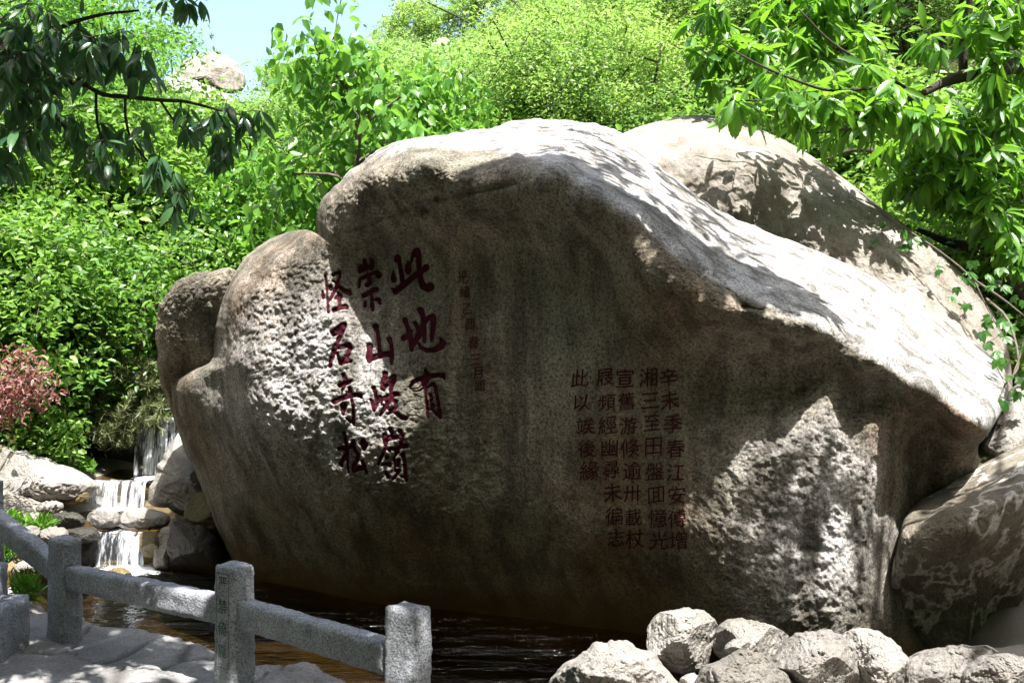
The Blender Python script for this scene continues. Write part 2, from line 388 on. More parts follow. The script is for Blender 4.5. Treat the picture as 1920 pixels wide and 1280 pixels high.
# ------------------------------------------------------------------ polar patch: closed body from an outline
def resample_outline(poly, c, n, closed_smooth=2):
    poly = np.asarray(poly, float)
    for _ in range(closed_smooth):          # corner cutting rounds the corners a little
        nxt = np.roll(poly, -1, 0)
        poly = np.stack([poly * .8 + nxt * .2, poly * .2 + nxt * .8], 1).reshape(-1, 2)
    d = poly - np.asarray(c)
    ang = np.arctan2(d[:, 1], d[:, 0]); rad = np.hypot(d[:, 0], d[:, 1])
    o = np.argsort(ang); ang = ang[o]; rad = rad[o]
    A = np.concatenate([ang - 2 * math.pi, ang, ang + 2 * math.pi]); Rr = np.concatenate([rad] * 3)
    th = -math.pi + np.arange(n) * 2 * math.pi / n
    return th, np.interp(th, A, Rr)
def polar_body(poly, c, nth, nr, depth_fn, back_fn, rim_pow=1.6, nback=24, wob=None):
    """front surface: depth_fn(px,py,r); back surface: back_fn(px,py,r); rings meet at the outline."""
    th, rad = resample_outline(poly, c, nth)
    if wob is not None: rad = rad + wob(th)
    u = np.arange(1, nr + 1) / nr
    r = 1 - (1 - u) ** rim_pow
    rr = np.concatenate([[0.0], r]); 
    px = c[0] + rr[1:, None] * rad[None] * np.cos(th)[None]
    py = c[1] + rr[1:, None] * rad[None] * np.sin(th)[None]
    RR = np.repeat(r[:, None], nth, 1)
    Yf = depth_fn(px, py, RR)
    Pf = unproj(px, py, Yf).reshape(-1, 3)
    c0 = unproj(*[np.array([v]) for v in c], depth_fn(np.array([c[0]]), np.array([c[1]]), np.array([0.0])))
    rb = (1 - np.linspace(0, 1, nback + 1)[1:] ** 1.6)[:-1]
    Yrim = Yf[-1]
    pb = []
    for q in rb:
        bx = c[0] + q * rad * np.cos(th); by = c[1] + q * rad * np.sin(th)
        pb.append(unproj(bx, by, back_fn(bx, by, np.full(nth, q), Yrim)))
    yb0 = back_fn(np.array([c[0]]), np.array([c[1]]), np.array([0.0]), np.array([Yrim.mean()]))
    V = np.concatenate([Pf] + pb + [c0, unproj(np.array([c[0]]), np.array([c[1]]), yb0)])
    rings = nr + len(rb)
    ii, jj = np.meshgrid(np.arange(rings - 1), np.arange(nth), indexing='ij'); k = (jj + 1) % nth
    Q = np.stack([ii * nth + jj, ii * nth + k, (ii + 1) * nth + k, (ii + 1) * nth + jj], -1).reshape(-1, 4)
    ctr = rings * nth; j = np.arange(nth)
    T = np.concatenate([np.stack([np.full(nth, ctr), (j + 1) % nth, j], -1),
                        np.stack([np.full(nth, ctr + 1), (rings - 1) * nth + j, (rings - 1) * nth + (j + 1) % nth], -1)])
    return V, Q, T, (px, py, RR)

def tps_fit(pts, reg=0.0004):
    pts = np.asarray(pts, float); X = pts[:, :2] / 300.0; y = pts[:, 2]; n = len(X)
    d = np.linalg.norm(X[:, None] - X[None], axis=2); K = np.where(d > 0, d * d * np.log(d + 1e-12), 0) + reg * np.eye(n)
    Pm = np.concatenate([np.ones((n, 1)), X], 1)
    A = np.block([[K, Pm], [Pm.T, np.zeros((3, 3))]])
    w = np.linalg.solve(A, np.concatenate([y, np.zeros(3)]))
    def f(px, py):
        q = np.stack([np.asarray(px, float).ravel(), np.asarray(py, float).ravel()], 1) / 300.0
        out = np.empty(len(q))
        for s in range(0, len(q), 40000):
            qq = q[s:s + 40000]; dd = np.linalg.norm(qq[:, None] - X[None], axis=2)
            out[s:s + 40000] = np.where(dd > 0, dd * dd * np.log(dd + 1e-12), 0) @ w[:n] + w[n] + qq @ w[n + 1:]
        return out.reshape(np.shape(px))
    return f

# ------------------------------------------------------------------ brush strokes of the big inscription (traced in photo pixels)
S = 110 / 1280.0
BIG = [
 ("此", (720, 455), S, [[(245,400,50),(300,330,150),(345,450,95),(385,650,105),(410,850,110)],
   [(205,590,20),(205,690,90),(210,790,130),(215,820,100)], [(530,390,30),(530,500,130),(535,600,160),(530,640,110)],
   [(185,1000,40),(260,1060,150),(420,930,150),(600,780,130),(770,640,140),(900,570,140),(920,540,160)],
   [(690,230,190),(720,180,165),(760,250,130),(765,450,120),(785,650,120),(810,830,130),(870,960,160),(960,990,190),(1010,960,195)],
   [(620,300,80),(600,430,40),(570,480,40)]]),
 ("地", (740, 565), S, [[(230,410,130),(270,520,100),(320,680,130),(360,850,130),(370,1050,110)], [(200,810,130),(300,740,120),(380,640,60)],
   [(370,1000,100),(470,850,120),(560,680,130),(640,480,120),(720,380,110),(830,340,150),(850,400,140),(835,600,120),(810,850,90)],
   [(570,200,150),(610,300,110),(640,450,110),(650,650,100),(655,880,90)], [(450,470,90),(500,570,100),(540,660,100)],
   [(510,900,50),(570,1010,90),(700,1075,110),(870,1060,120),(1020,970,160),(1060,920,140),(1000,800,40)]]),
 ("有", (755, 685), S, [[(490,90,60),(530,170,110),(540,250,150)], [(520,250,160),(640,230,110),(780,210,100),(880,220,130),(915,300,50)],
   [(520,280,170),(350,300,110),(230,370,90),(175,460,70),(175,510,40)], [(200,515,14),(330,500,14),(430,420,20)], [(230,565,14),(380,545,35),(470,480,50)],
   [(480,330,200),(480,440,110)], [(500,480,80),(505,650,70),(530,850,75),(545,1050,85),(550,1120,80)],
   [(520,510,40),(600,430,60),(670,400,90),(720,480,90),(745,650,85),(780,850,85),(810,1050,100),(820,1130,90)],
   [(820,1130,80),(740,1060,70),(650,960,60)], [(605,640,80),(630,720,90),(615,790,60),(650,880,110),(640,950,80)]]),
 ("崇", (650, 475), S, [[(295,260,70),(300,360,120),(290,410,80)], [(395,150,95),(405,250,110),(420,310,110)], [(555,150,100),(560,250,100),(550,350,70)],
   [(300,380,120),(420,310,130),(540,290,110)], [(275,740,60),(285,620,75),(300,560,80),(420,500,100),(560,440,80),(660,410,100),(710,470,130),(690,510,100)],
   [(460,430,50),(480,520,90),(510,640,110),(450,690,110)], [(370,930,110),(480,870,110),(590,800,110),(650,790,120)],
   [(540,900,70),(555,1030,70),(560,1150,110),(570,1230,80)], [(405,1070,80),(405,1150,80)], [(620,1010,60),(700,1020,110),(730,1090,80)]]),
 ("山", (670, 590), S, [[(400,260,150),(440,370,90),(470,550,90),(490,750,90),(500,850,90)], [(270,690,150),(270,800,130),(250,930,150),(260,1010,110)],
   [(250,980,120),(400,920,130),(560,870,130),(740,850,130)], [(700,540,130),(740,650,90),(750,800,100),(750,950,110),(750,1060,80)]]),
 ("峻", (675, 685), S, [[(230,740,60),(270,830,70),(300,930,90),(310,990,60)], [(295,490,90),(335,600,85),(355,720,90),(350,850,90)], [(310,980,70),(370,850,80),(420,720,90),(440,670,60)],
   [(550,180,130),(550,260,130),(490,380,100),(480,500,90),(520,540,60)], [(520,540,70),(570,440,90),(680,300,110),(740,250,130),(740,330,110),(690,430,110),(670,560,90)],
   [(470,740,90),(600,700,130),(720,640,130),(810,620,100),(840,650,60)], [(600,760,150),(680,740,100),(780,790,90),(790,880,90),(720,980,110),(620,1050,70)],
   [(640,780,100),(560,900,100),(480,1020,90),(440,1090,60)], [(720,980,90),(820,1070,90),(920,1140,110),(990,1150,110)], [(470,760,60),(475,860,50)], [(600,880,60),(640,960,80)]]),
 ("嶺", (690, 790), 110 / 1173.0, [[(330,260,90),(340,340,120),(350,420,110),(350,500,60)], [(450,150,90),(480,230,80),(480,280,70)], [(640,190,90),(680,250,70),(680,350,90),(650,450,80)],
   [(340,370,110),(450,330,110),(600,310,90),(680,290,70)], [(360,510,70),(310,620,70),(250,740,70),(205,850,60)], [(380,540,60),(440,590,40)],
   [(450,530,60),(560,560,100),(600,520,90),(700,490,90),(770,480,100)], [(590,590,90),(550,670,50)], [(380,700,80),(375,730,70)],
   [(290,860,60),(370,850,80),(440,840,70),(440,890,60)], [(350,1010,70),(390,1070,80),(420,1120,60)], [(520,710,50),(535,850,50),(545,980,50)],
   [(610,770,70),(605,880,70)], [(620,980,90),(580,1060,70),(500,1150,50)], [(700,650,80),(730,800,80),(740,950,80),(750,1080,90),(770,1180,60)], [(640,1080,30),(720,1110,50)]]),
 ("怪", (590, 495), S, [[(230,250,50),(250,400,55),(270,600,55),(285,850,60),(300,1050,75)], [(170,610,50),(180,690,80),(190,740,70)], [(350,490,90),(355,550,90)],
   [(400,240,80),(470,200,80),(540,170,70),(550,280,70),(510,400,90),(450,560,80),(370,720,80),(330,800,50)], [(400,370,50),(460,400,60)],
   [(530,490,90),(630,580,90),(740,620,130),(760,650,110)], [(510,630,60),(550,700,120),(450,750,60)], [(540,700,90),(540,850,75),(545,940,80)],
   [(420,1010,110),(540,960,90),(660,930,110),(710,960,80)]]),
 ("石", (600, 590), S, [[(260,380,90),(380,320,130),(500,240,130),(540,210,90)], [(300,430,100),(440,330,150)],
   [(540,260,90),(470,420,100),(400,560,100),(340,700,110),(290,850,110),(240,1000,90),(220,1120,100)],
   [(360,720,90),(500,700,110),(630,650,100),(660,720,110),(620,830,100),(580,950,110),(470,1060,110)], [(370,830,60),(410,950,70),(450,1060,90)], [(450,1050,110),(570,1010,110),(660,1010,90)]]),
 ("奇", (605, 690), S, [[(450,140,80),(480,220,90),(500,300,100)], [(370,380,100),(470,340,110),(580,300,110),(620,270,60)], [(460,400,90),(430,480,60),(420,560,40)],
   [(590,430,80),(600,510,100),(580,570,90)], [(250,730,130),(380,670,120),(550,620,110),(720,580,110),(820,590,120),(850,650,50)],
   [(460,800,140),(450,900,130),(450,1000,70)], [(630,680,60),(660,850,70),(670,1000,80),(670,1150,80),(680,1240,60)], [(520,1090,40),(620,1160,80)]]),
 ("松", (615, 795), S, [[(350,190,90),(370,260,80),(400,400,80),(420,550,90),(430,700,80),(430,850,60),(450,1050,50)], [(240,530,100),(340,520,110),(480,500,90),(560,400,90),(555,350,60)],
   [(400,640,100),(330,780,100),(280,860,90),(310,910,70)], [(560,420,110),(580,530,90)], [(760,370,130),(810,450,140),(790,540,90),(700,410,50)],
   [(600,580,80),(670,660,90),(640,790,90),(570,920,110),(560,1020,80)], [(560,1020,90),(680,960,110),(790,960,100)], [(750,800,80),(800,920,90),(850,1060,60)]]),
]
def stroke_px(org, sc, strokes):
    out = []
    for st in strokes:
        q = np.array(st, float)
        out.append(np.stack([org[0] + q[:, 0] * sc, org[1] + q[:, 1] * sc, q[:, 2] * sc * .5], 1))
    return out
BIGPX = [(ch, stroke_px(o, s, st)) for ch, o, s, st in BIG]
def stroke_sdf(px, py, strokes):
    d = np.full(np.shape(px), 1e9)
    for st in strokes:
        for a, b in zip(st[:-1], st[1:]):
            ab = b[:2] - a[:2]; l2 = max(1e-9, ab @ ab)
            t = np.clip(((px - a[0]) * ab[0] + (py - a[1]) * ab[1]) / l2, 0, 1)
            d = np.minimum(d, np.hypot(px - a[0] - t * ab[0], py - a[1] - t * ab[1]) - (a[2] + t * (b[2] - a[2])))
    return d

# ------------------------------------------------------------------ the inscribed boulder
OUT = [(595,440),(592,405),(597,380),(640,335),(690,295),(730,268),(790,258),(850,250),(920,240),(960,228),(1000,222),(1060,225),(1120,232),(1160,245),(1180,262),
 (1225,302),(1290,355),(1350,396),(1450,438),(1560,482),(1640,520),(1700,556),(1770,600),(1840,648),(1885,690),(1895,730),(1875,775),(1862,800),(1850,822),(1832,836),(1840,880),
 (1850,960),(1800,1080),(1760,1180),(1740,1290),(1500,1330),(1250,1310),(1100,1290),(980,1270),(850,1235),(700,1195),(600,1165),(500,1135),(455,1085),(410,1000),(385,930),(350,850),(322,780),(316,715),(350,695),
 (398,680),(403,620),(415,560),(440,510),(460,478),(500,450),(545,433),(580,430)]
CP = [
 (800,258,7.6),(800,282,7.2),(800,302,7.02),(800,345,7.10),(800,390,7.24),(800,425,7.34),(800,470,7.56),(800,600,7.58),(800,750,7.50),(800,900,7.60),(800,1020,7.82),(800,1120,8.15),(800,1210,8.45),
 (700,298,7.6),(700,320,7.36),(700,360,7.42),(700,400,7.50),(700,430,7.57),(700,470,7.74),(700,600,7.76),(700,750,7.60),(700,900,7.70),(700,1000,7.95),(700,1080,8.2),(700,1180,8.6),
 (640,352,7.58),(625,390,7.64),(615,425,7.70),(610,480,7.78),(620,600,7.70),(610,700,7.66),(600,800,7.70),(600,900,7.9),(600,1000,8.25),(600,1100,8.7),
 (530,445,8.35),(530,480,8.0),(530,520,7.94),(530,600,7.86),(530,700,7.79),(530,800,7.80),(530,900,8.15),(530,1000,8.65),(530,1100,9.0),
 (460,500,8.25),(455,540,8.05),(450,600,8.04),(450,680,7.98),(470,760,7.96),(470,820,8.14),(450,900,8.6),(450,1000,8.9),
 (420,640,8.25),(410,720,8.40),(360,730,8.58),(350,780,8.72),(400,850,8.75),(400,930,8.95),
 (960,235,8.5),(960,275,7.4),(960,300,6.98),(950,340,6.88),(950,420,7.06),(950,550,7.26),(950,700,7.32),(950,850,7.38),(950,1000,7.56),(950,1120,7.84),(950,1220,8.1),
 (1040,228,8.6),(1040,270,7.6),(1050,312,6.72),(1060,350,6.62),
 (1100,235,8.5),(1110,300,7.4),(1120,350,6.64),(1110,400,6.54),(1100,460,6.80),(1100,600,7.00),(1100,800,7.08),(1100,1000,7.26),(1100,1120,7.55),(1100,1220,7.8),
 (1180,290,8.2),(1190,345,7.3),(1200,400,6.62),(1190,440,6.50),
 (1260,340,8.1),(1260,400,7.1),(1260,460,6.52),(1260,540,6.36),(1260,580,6.52),(1260,640,6.76),(1260,760,6.84),(1270,900,6.80),(1290,1050,6.84),(1280,1200,7.25),
 (1340,400,8.0),(1350,470,7.0),(1350,530,6.48),(1360,580,6.28),(1370,620,6.50),
 (1420,450,7.8),(1430,520,6.85),(1440,575,6.32),(1440,600,6.25),(1440,640,6.56),(1440,750,6.66),(1440,800,6.56),(1430,920,6.50),(1430,1000,6.48),(1430,1080,6.48),(1430,1200,6.56),
 (1530,490,7.8),(1530,550,6.95),(1530,605,6.26),(1540,630,6.30),(1545,665,6.54),(1550,760,6.50),(1550,850,6.42),(1550,950,6.40),(1550,1060,6.37),(1550,1200,6.42),
 (1640,540,7.9),(1640,610,6.95),(1640,670,6.24),(1650,695,6.30),(1650,730,6.56),(1640,800,6.46),(1630,900,6.43),(1620,1000,6.42),(1620,1100,6.40),(1620,1200,6.45),
 (1740,610,7.8),(1740,680,6.8),(1730,722,6.22),(1735,745,6.28),(1740,800,6.75),(1720,880,6.86),(1720,960,6.90),(1720,1060,6.95),
 (1830,680,7.7),(1830,740,6.8),(1820,785,6.28),(1825,812,6.34),(1815,840,6.66),(1800,900,6.95),(1800,1000,7.1),
]
tps = tps_fit(CP)
def blob(px, py, cx, cy, rx, ry): return np.exp(-(((px - cx) / rx) ** 2 + ((py - cy) / ry) ** 2))
ridge = np.array([(300,430),(500,425),(600,370),(690,300),(800,275),(940,285),(1010,302),(1060,330),(1120,372),(1190,410),(1260,475),(1320,520),(1400,560),(1500,600),(1600,655),(1700,710),(1790,762),(1860,815),(2000,900)], float)
def rough_map(px, py):
    a = .16 + .95 * blob(px, py, 590, 760, 150, 210) + .5 * blob(px, py, 520, 560, 90, 120) + .75 * blob(px, py, 680, 370, 130, 60) + .35 * blob(px, py, 850, 340, 150, 60)
    a = a + .85 * blob(px, py, 1540, 960, 175, 230) + .5 * blob(px, py, 1310, 520, 110, 80) + .4 * blob(px, py, 800, 830, 110, 200) + .35 * blob(px, py, 1500, 620, 200, 60)
    a = a * (1 - .45 * blob(px, py, 715, 660, 110, 220))
    a = a * (1 - .72 * smooth01((np.interp(px, ridge[:, 0], ridge[:, 1]) - 12 - py) / 30 + .5))
    return np.minimum(a, 1.05)
def boulder_depth(px, py, r=None, carve=True):
    y0 = tps(px, py)
    rim = 0
    if r is not None: rim = .42 * (1 - np.sqrt(np.clip(1 - r ** 36, 0, 1)))
    p0 = unproj(px, py, y0)
    a = rough_map(px, py)
    d = fbm(p0 * 1.1, 3) * .09 + fbm(p0 * 4.5 + 9, 4) * .030 * (.35 + a)
    n1 = fbm(p0 * np.array([13, 13, 15.0]) + 31, 4, .6)
    n2 = fbm(p0 * 9 + 50, 4, .6, ridged=True)
    n3 = fbm(p0 * 34 + 80, 3, .6)
    d = d + a * (.030 * n1 + .032 * n2 + .016 * n3)
    # long crack sloping through the overhang and a groove below the ridge
    for (x0, y0_, x1, y1) in ((655,432,820,372),(820,372,965,345),(1340,520,1395,575),(1395,575,1520,598),(1640,860,1575,1060)):
        t = np.clip(((px - x0) * (x1 - x0) + (py - y0_) * (y1 - y0_)) / ((x1 - x0) ** 2 + (y1 - y0_) ** 2), 0, 1)
        dd = np.hypot(px - x0 - t * (x1 - x0), py - y0_ - t * (y1 - y0_)) + 5 * fbm(p0 * 6, 2)
        d = d + .035 * np.exp(-(dd / 5.0) ** 2)
    dd = np.hypot((px - 798) / 16, (py - 392) / 11); d = d + .12 * np.exp(-dd ** 2)
    dd = np.hypot((px - 1515) / 24, (py - 1022) / 16); d = d + .14 * np.exp(-dd ** 2)
    yy = y0 + rim + d
    if carve:
        for ch, st in BIGPX:
            pts = np.concatenate(st); x0, x1 = pts[:, 0].min() - 15, pts[:, 0].max() + 15; y0b, y1 = pts[:, 1].min() - 15, pts[:, 1].max() + 15
            m = (px > x0) & (px < x1) & (py > y0b) & (py < y1)
            if m.any():
                s = stroke_sdf(px[m], py[m], st); yy[m] += .032 * smooth01((1.2 - s) / 2.4)
    return yy
def boulder_back(px, py, r, yrim):
    return yrim + 2.6 * np.sqrt(np.clip(1 - r ** 2, 0, 1)) ** .8 + .2
wob_b = lambda th: 3.4 * fbm(np.stack([np.cos(th) * 14, np.sin(th) * 14, 0 * th], -1), 5, .62) * 2
CB = (1010, 740)
Vb, Qb, Tb, (bpx, bpy_, brr) = polar_body(OUT, CB, 1500, 330, lambda x, y, r: boulder_depth(x, y, r), boulder_back, 1.25, 24, wob_b)
me = mesh_np("inscribed_boulder", Vb, quads=Qb, tris=Tb)
# weathering and painted light: pale scoured slope, brown patina wall, sunlit wall patches painted paler
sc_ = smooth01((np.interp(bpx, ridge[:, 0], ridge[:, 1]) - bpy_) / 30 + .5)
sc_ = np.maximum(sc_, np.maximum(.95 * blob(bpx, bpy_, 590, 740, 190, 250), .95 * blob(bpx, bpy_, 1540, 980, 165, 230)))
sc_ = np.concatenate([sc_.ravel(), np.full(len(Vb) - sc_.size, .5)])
at = me.attributes.new("scoured_sunlit", 'FLOAT', 'POINT'); at.data.foreach_set("value", (sc_ * .75).astype(np.float32))
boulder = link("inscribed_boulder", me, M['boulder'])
tag(boulder, "huge overhanging granite boulder carved with red Chinese inscriptions above the pool", "boulder")

# big characters: one painted mesh each, lying in the carved strokes
def marching(px0, px1, py0, py1, step, sdf):
    X = np.arange(px0, px1 + step, step); Y = np.arange(py0, py1 + step, step)
    gx, gy = np.meshgrid(X, Y, indexing='ij'); D = sdf(gx, gy)
    verts = []; vid = {}; faces = []
    def gv(i, j):
        k = (i, j)
        if k not in vid: vid[k] = len(verts); verts.append((X[i], Y[j]))
        return vid[k]
    def ev(i0, j0, i1, j1):
        k = (i0, j0, i1, j1) if (i0, j0) < (i1, j1) else (i1, j1, i0, j0)
        if k not in vid:
            a, b = D[i0, j0], D[i1, j1]; t = a / (a - b)
            vid[k] = len(verts); verts.append((X[i0] + t * (X[i1] - X[i0]), Y[j0] + t * (Y[j1] - Y[j0])))
        return vid[k]
    for i in range(len(X) - 1):
        for j in range(len(Y) - 1):
            cs = [(i, j), (i + 1, j), (i + 1, j + 1), (i, j + 1)]
            ins = [D[c] < 0 for c in cs]
            if not any(ins): continue
            f = []
            for k in range(4):
                a, b = cs[k], cs[(k + 1) % 4]
                if ins[k]: f.append(gv(*a))
                if ins[k] != ins[(k + 1) % 4]: f.append(ev(*a, *b))
            if len(f) >= 3: faces.append(tuple(f))
    return np.array(verts), faces
insc = empty("large_inscription", tuple(P3(720, 680, 7.6))); insc.parent = boulder
insc["label"] = "three columns of large dark red brush characters"
for ch, st in BIGPX:
    pts = np.concatenate(st)
    v, f = marching(pts[:, 0].min() - 12, pts[:, 0].max() + 12, pts[:, 1].min() - 12, pts[:, 1].max() + 12, 1.6, lambda x, y: stroke_sdf(x, y, st))
    y = boulder_depth(v[:, 0].copy(), v[:, 1].copy(), None, False) + .019
    Pw = unproj(v[:, 0], v[:, 1], y) - np.array(insc.location)
    link("carved_character", mesh_np("carved_character", Pw, faces=[t[::-1] for t in f]), M['paint'], insc)

# small characters from the built-in CJK face
def glyph_px(ch, cx, cy, size, shear=.10, bold=.012, aspect=1.0, rot=0):
    cu = bpy.data.curves.new("g", 'FONT'); cu.body = ch; cu.size = 1.0; cu.offset = bold; cu.resolution_u = 2
    ob = bpy.data.objects.new("g", cu); COL.objects.link(ob)
    dg = bpy.context.evaluated_depsgraph_get(); ev = ob.evaluated_get(dg); m = ev.to_mesh()
    bm = bmesh.new(); bm.from_mesh(m); ev.to_mesh_clear()
    bpy.data.objects.remove(ob); bpy.data.curves.remove(cu)
    for _ in range(3):
        es = [e for e in bm.edges if e.calc_length() > .22]
        if not es: break
        bmesh.ops.subdivide_edges(bm, edges=es, cuts=1)
    bmesh.ops.triangulate(bm, faces=bm.faces)
    bm.verts.index_update()
    V = np.array([v.co[:2] for v in bm.verts]) if len(bm.verts) else np.zeros((0, 2))
    Fc = [tuple(v.index for v in f.verts) for f in bm.faces]; bm.free()
    if not len(V): return V, Fc
    lo, hi = V.min(0), V.max(0); c = (lo + hi) / 2
    q = V - c
    x = q[:, 0] * size * aspect; y = q[:, 1] * size + q[:, 0] * size * shear
    if rot: x, y = x * math.cos(rot) - y * math.sin(rot), x * math.sin(rot) + y * math.cos(rot)
    return np.stack([cx + x, cy - y], 1), Fc
def inscription(name, label, items, size, depth_off, mat, dup=(.12, .08), **kw):
    e = empty(name, tuple(P3(items[0][1], items[0][2], 7.2))); e.parent = boulder; e["label"] = label
    for ch, cx, cy in items:
        jr = np.random.RandomState(ord(ch[0]) % 9973)
        v, f = glyph_px(ch, cx + jr.normal() * .6, cy + jr.normal() * .6, size * jr.uniform(.93, 1.05), rot=jr.normal() * .035, **kw)
        if len(v):
            qn = np.stack([v[:, 0] * .16, v[:, 1] * .16, 0 * v[:, 0] + ord(ch[0]) % 97], -1)
            v = v + .6 * np.stack([fbm(qn, 3), fbm(qn + 40, 3)], -1)
        if not len(v): print("NO GLYPH", ch); continue
        nv = len(v); v = np.concatenate([v, v + np.array(dup)]); f = f + [tuple(q + nv for q in t) for t in f]
        y = boulder_depth(v[:, 0].copy(), v[:, 1].copy(), None, False) - depth_off - np.repeat([0, .001], nv)
        Pw = unproj(v[:, 0], v[:, 1], y) - np.array(e.location)
        link("carved_character", mesh_np("carved_character", Pw, faces=f, smooth=False), mat, e)
cols = [("辛未季春江安傅增", [(1253,707),(1257,752),(1262,795),(1266,840),(1267,885),(1268,929),(1270,972),(1272,1012)]),
        ("湘三至田盤囬憶光", [(1215,707),(1219,751),(1224,793),(1226,837),(1228,883),(1230,927),(1233,970),(1236,1012)]),
        ("宣舊游倏逾卅載杖", [(1171,709),(1175,752),(1178,797),(1181,840),(1185,882),(1186,925),(1188,970),(1190,1011)]),
        ("屐頻經幽尋未徧志", [(1135,707),(1137,753),(1139,796),(1143,839),(1146,880),(1150,925),(1152,967),(1155,1008)]),
        ("此以竢後緣", [(1087,709),(1091,754),(1098,798),(1101,840),(1105,881)])]
items = [(c, x, y) for t, ps in cols for c, (x, y) in zip(t, ps)]
inscription("small_inscription", "five columns of small red characters", items, 37, .011, M['paint2'], bold=0.0)
items = list(zip("光緒乙酉春三月題", (867,871,877,881,887,891,896,900), (519,547,578,607,641,674,699,723)))
inscription("date_inscription", "single thin column of small faint red characters", items, 26, .011, M['paint2'], bold=0.0, aspect=.85, dup=(.05, .05))
# ------------------------------------------------------------------ other rocks
def pillow(name, poly, Y, tf, tb, mat, label, cat="rock", tilt=0.0, amp=.03, freq=3.0, nth=160, nr=40, cuts=5, seed=1, group=None, pw=2.3, xt=0.0):
    rs = np.random.RandomState(seed)
    poly = np.asarray(poly, float); c = poly.mean(0); ext = np.ptp(poly, axis=0).max() / 2
    planes = []
    for k in range(cuts):
        a = rs.uniform(0, 2 * math.pi); r = rs.uniform(.25, .7); sl = rs.uniform(.6, 1.6) * tf / ext
        planes.append((c[0] + math.cos(a) * r * ext, c[1] + math.sin(a) * r * ext, math.cos(a) * sl, math.sin(a) * sl, rs.uniform(.55, .9)))
    m = Y / F
    def dep(px, py, r):
        base = 1 - np.clip(r, 0, 1) ** pw
        y = -tf * np.sqrt(np.clip(base, 0, 1))
        for (qx, qy, sx, sy, o) in planes:
            y = np.maximum(y, -tf * o + (px - qx) * sx + (py - qy) * sy - .0) if True else y
        y = np.minimum(y, .25 * tf)
        p0 = unproj(px, py, Y + y)
        n = fbm(p0 * freq + seed * 7.1, 4) * amp * 2 + fbm(p0 * freq * 5 + seed, 4, .6, ridged=True) * amp * .55
        return Y + y + n + tilt * (c[1] - py) * m + xt * (px - c[0]) * m
    def bk(px, py, r, yr): return yr + tb * np.sqrt(np.clip(1 - r ** 2, 0, 1))
    wob = lambda th: ext * .05 * fbm(np.stack([np.cos(th) * 2.5 + seed, np.sin(th) * 2.5, 0 * th], -1), 4) * 2
    V, Q, T, _ = polar_body(poly, tuple(c), nth, nr, dep, bk, 1.5, 12, wob)
    o = V.mean(0)
    ob = link(name, mesh_np(name, V - o, quads=Q, tris=T), mat, loc=tuple(o))
    return tag(ob, label, cat, group)

# pale slab leaning behind the inscribed boulder
SL = [(1120,300),(1150,258),(1195,238),(1240,226),(1310,214),(1370,222),(1420,240),(1470,262),(1530,297),(1590,340),(1650,388),(1720,438),(1770,480),(1830,540),(1878,610),(1896,680),(1900,760),(1900,830),(1780,800),(1640,640),(1500,560),(1350,470),(1220,400)]
SCP = [(1150,270,9.4),(1240,240,9.7),(1310,222,9.9),(1310,262,9.3),(1240,275,9.3),(1420,250,9.7),(1420,290,9.15),(1330,330,8.95),(1420,400,8.85),(1530,320,9.4),(1530,420,8.9),(1500,500,8.8),(1620,400,9.2),(1620,500,8.75),(1720,470,9.1),(1720,580,8.6),(1800,560,8.9),(1800,650,8.5),(1870,640,8.8),(1880,750,8.4),(1600,620,8.65),(1400,500,8.8),(1200,350,9.1),(1780,780,8.4)]
stp = tps_fit(SCP)
def sdep(px, py, r):
    y = stp(px, py); p0 = unproj(px, py, y)
    y = y + .4 * (1 - np.sqrt(np.clip(1 - r ** 26, 0, 1))) + fbm(p0 * 1.3 + 5, 3) * .12 + fbm(p0 * 5 + 2, 4) * .05 + fbm(p0 * 14 + 2, 4, .6, ridged=True) * .022
    dd = np.abs((py - 520) - (px - 1640) * -2.0) / 2.2 + 6 * fbm(p0 * 4, 2)
    return y
V_, Q_, T_, _ = polar_body(SL, (1540, 480), 700, 130, sdep, lambda x, y, r, yr: yr + 1.8 * np.sqrt(np.clip(1 - r ** 2, 0, 1)) + .1, 1.3, 16)
o_ = V_.mean(0)
tag(link("leaning_slab", mesh_np("leaning_slab", V_ - o_, quads=Q_, tris=T_), M['slab'], loc=tuple(o_)), "pale leaning rock slab with leaf shadows behind the inscribed boulder, under the chestnut", "boulder")

# narrow lobe at the far left end of the boulder
pillow("boulder_lobe", [(445,505),(400,506),(360,510),(335,522),(308,560),(295,600),(293,650),(298,700),(312,745),(330,790),(420,800),(470,740),(470,560)], 8.85, .16, 1.2, M['boulder'],
       "dark rounded rock lobe jutting out at the left end of the inscribed boulder", "boulder", tilt=-.42, amp=.025, nth=360, nr=90, cuts=3, seed=5, pw=4)
# veined boulder at right
VE = [(1636,1250),(1650,1140),(1668,1080),(1684,1020),(1692,975),(1712,945),(1760,915),(1830,876),(1890,845),(1990,790),(2040,900),(1990,1010),(1925,1120),(1885,1200),(1870,1250),(1760,1290)]
VCP = [(1692,975,6.62),(1700,1000,6.40),(1755,925,6.85),(1775,968,6.30),(1825,885,6.90),(1850,935,6.25),(1915,840,6.95),(1925,890,6.25),(1980,800,7.0),(1985,880,6.2),(1700,1100,6.58),(1800,1060,6.42),(1900,1030,6.42),(1680,1200,6.85),(1800,1200,6.8),(1870,1180,6.85),(1960,1000,6.4)]
vtp = tps_fit(VCP)
def vdep(px, py, r):
    y = vtp(px, py); p0 = unproj(px, py, y)
    return y + .2 * (1 - np.sqrt(np.clip(1 - r ** 40, 0, 1))) + fbm(p0 * 1.6 + 5, 3) * .08 + fbm(p0 * 6 + 2, 4) * .035 + fbm(p0 * 16 + 2, 4, .6, ridged=True) * .02
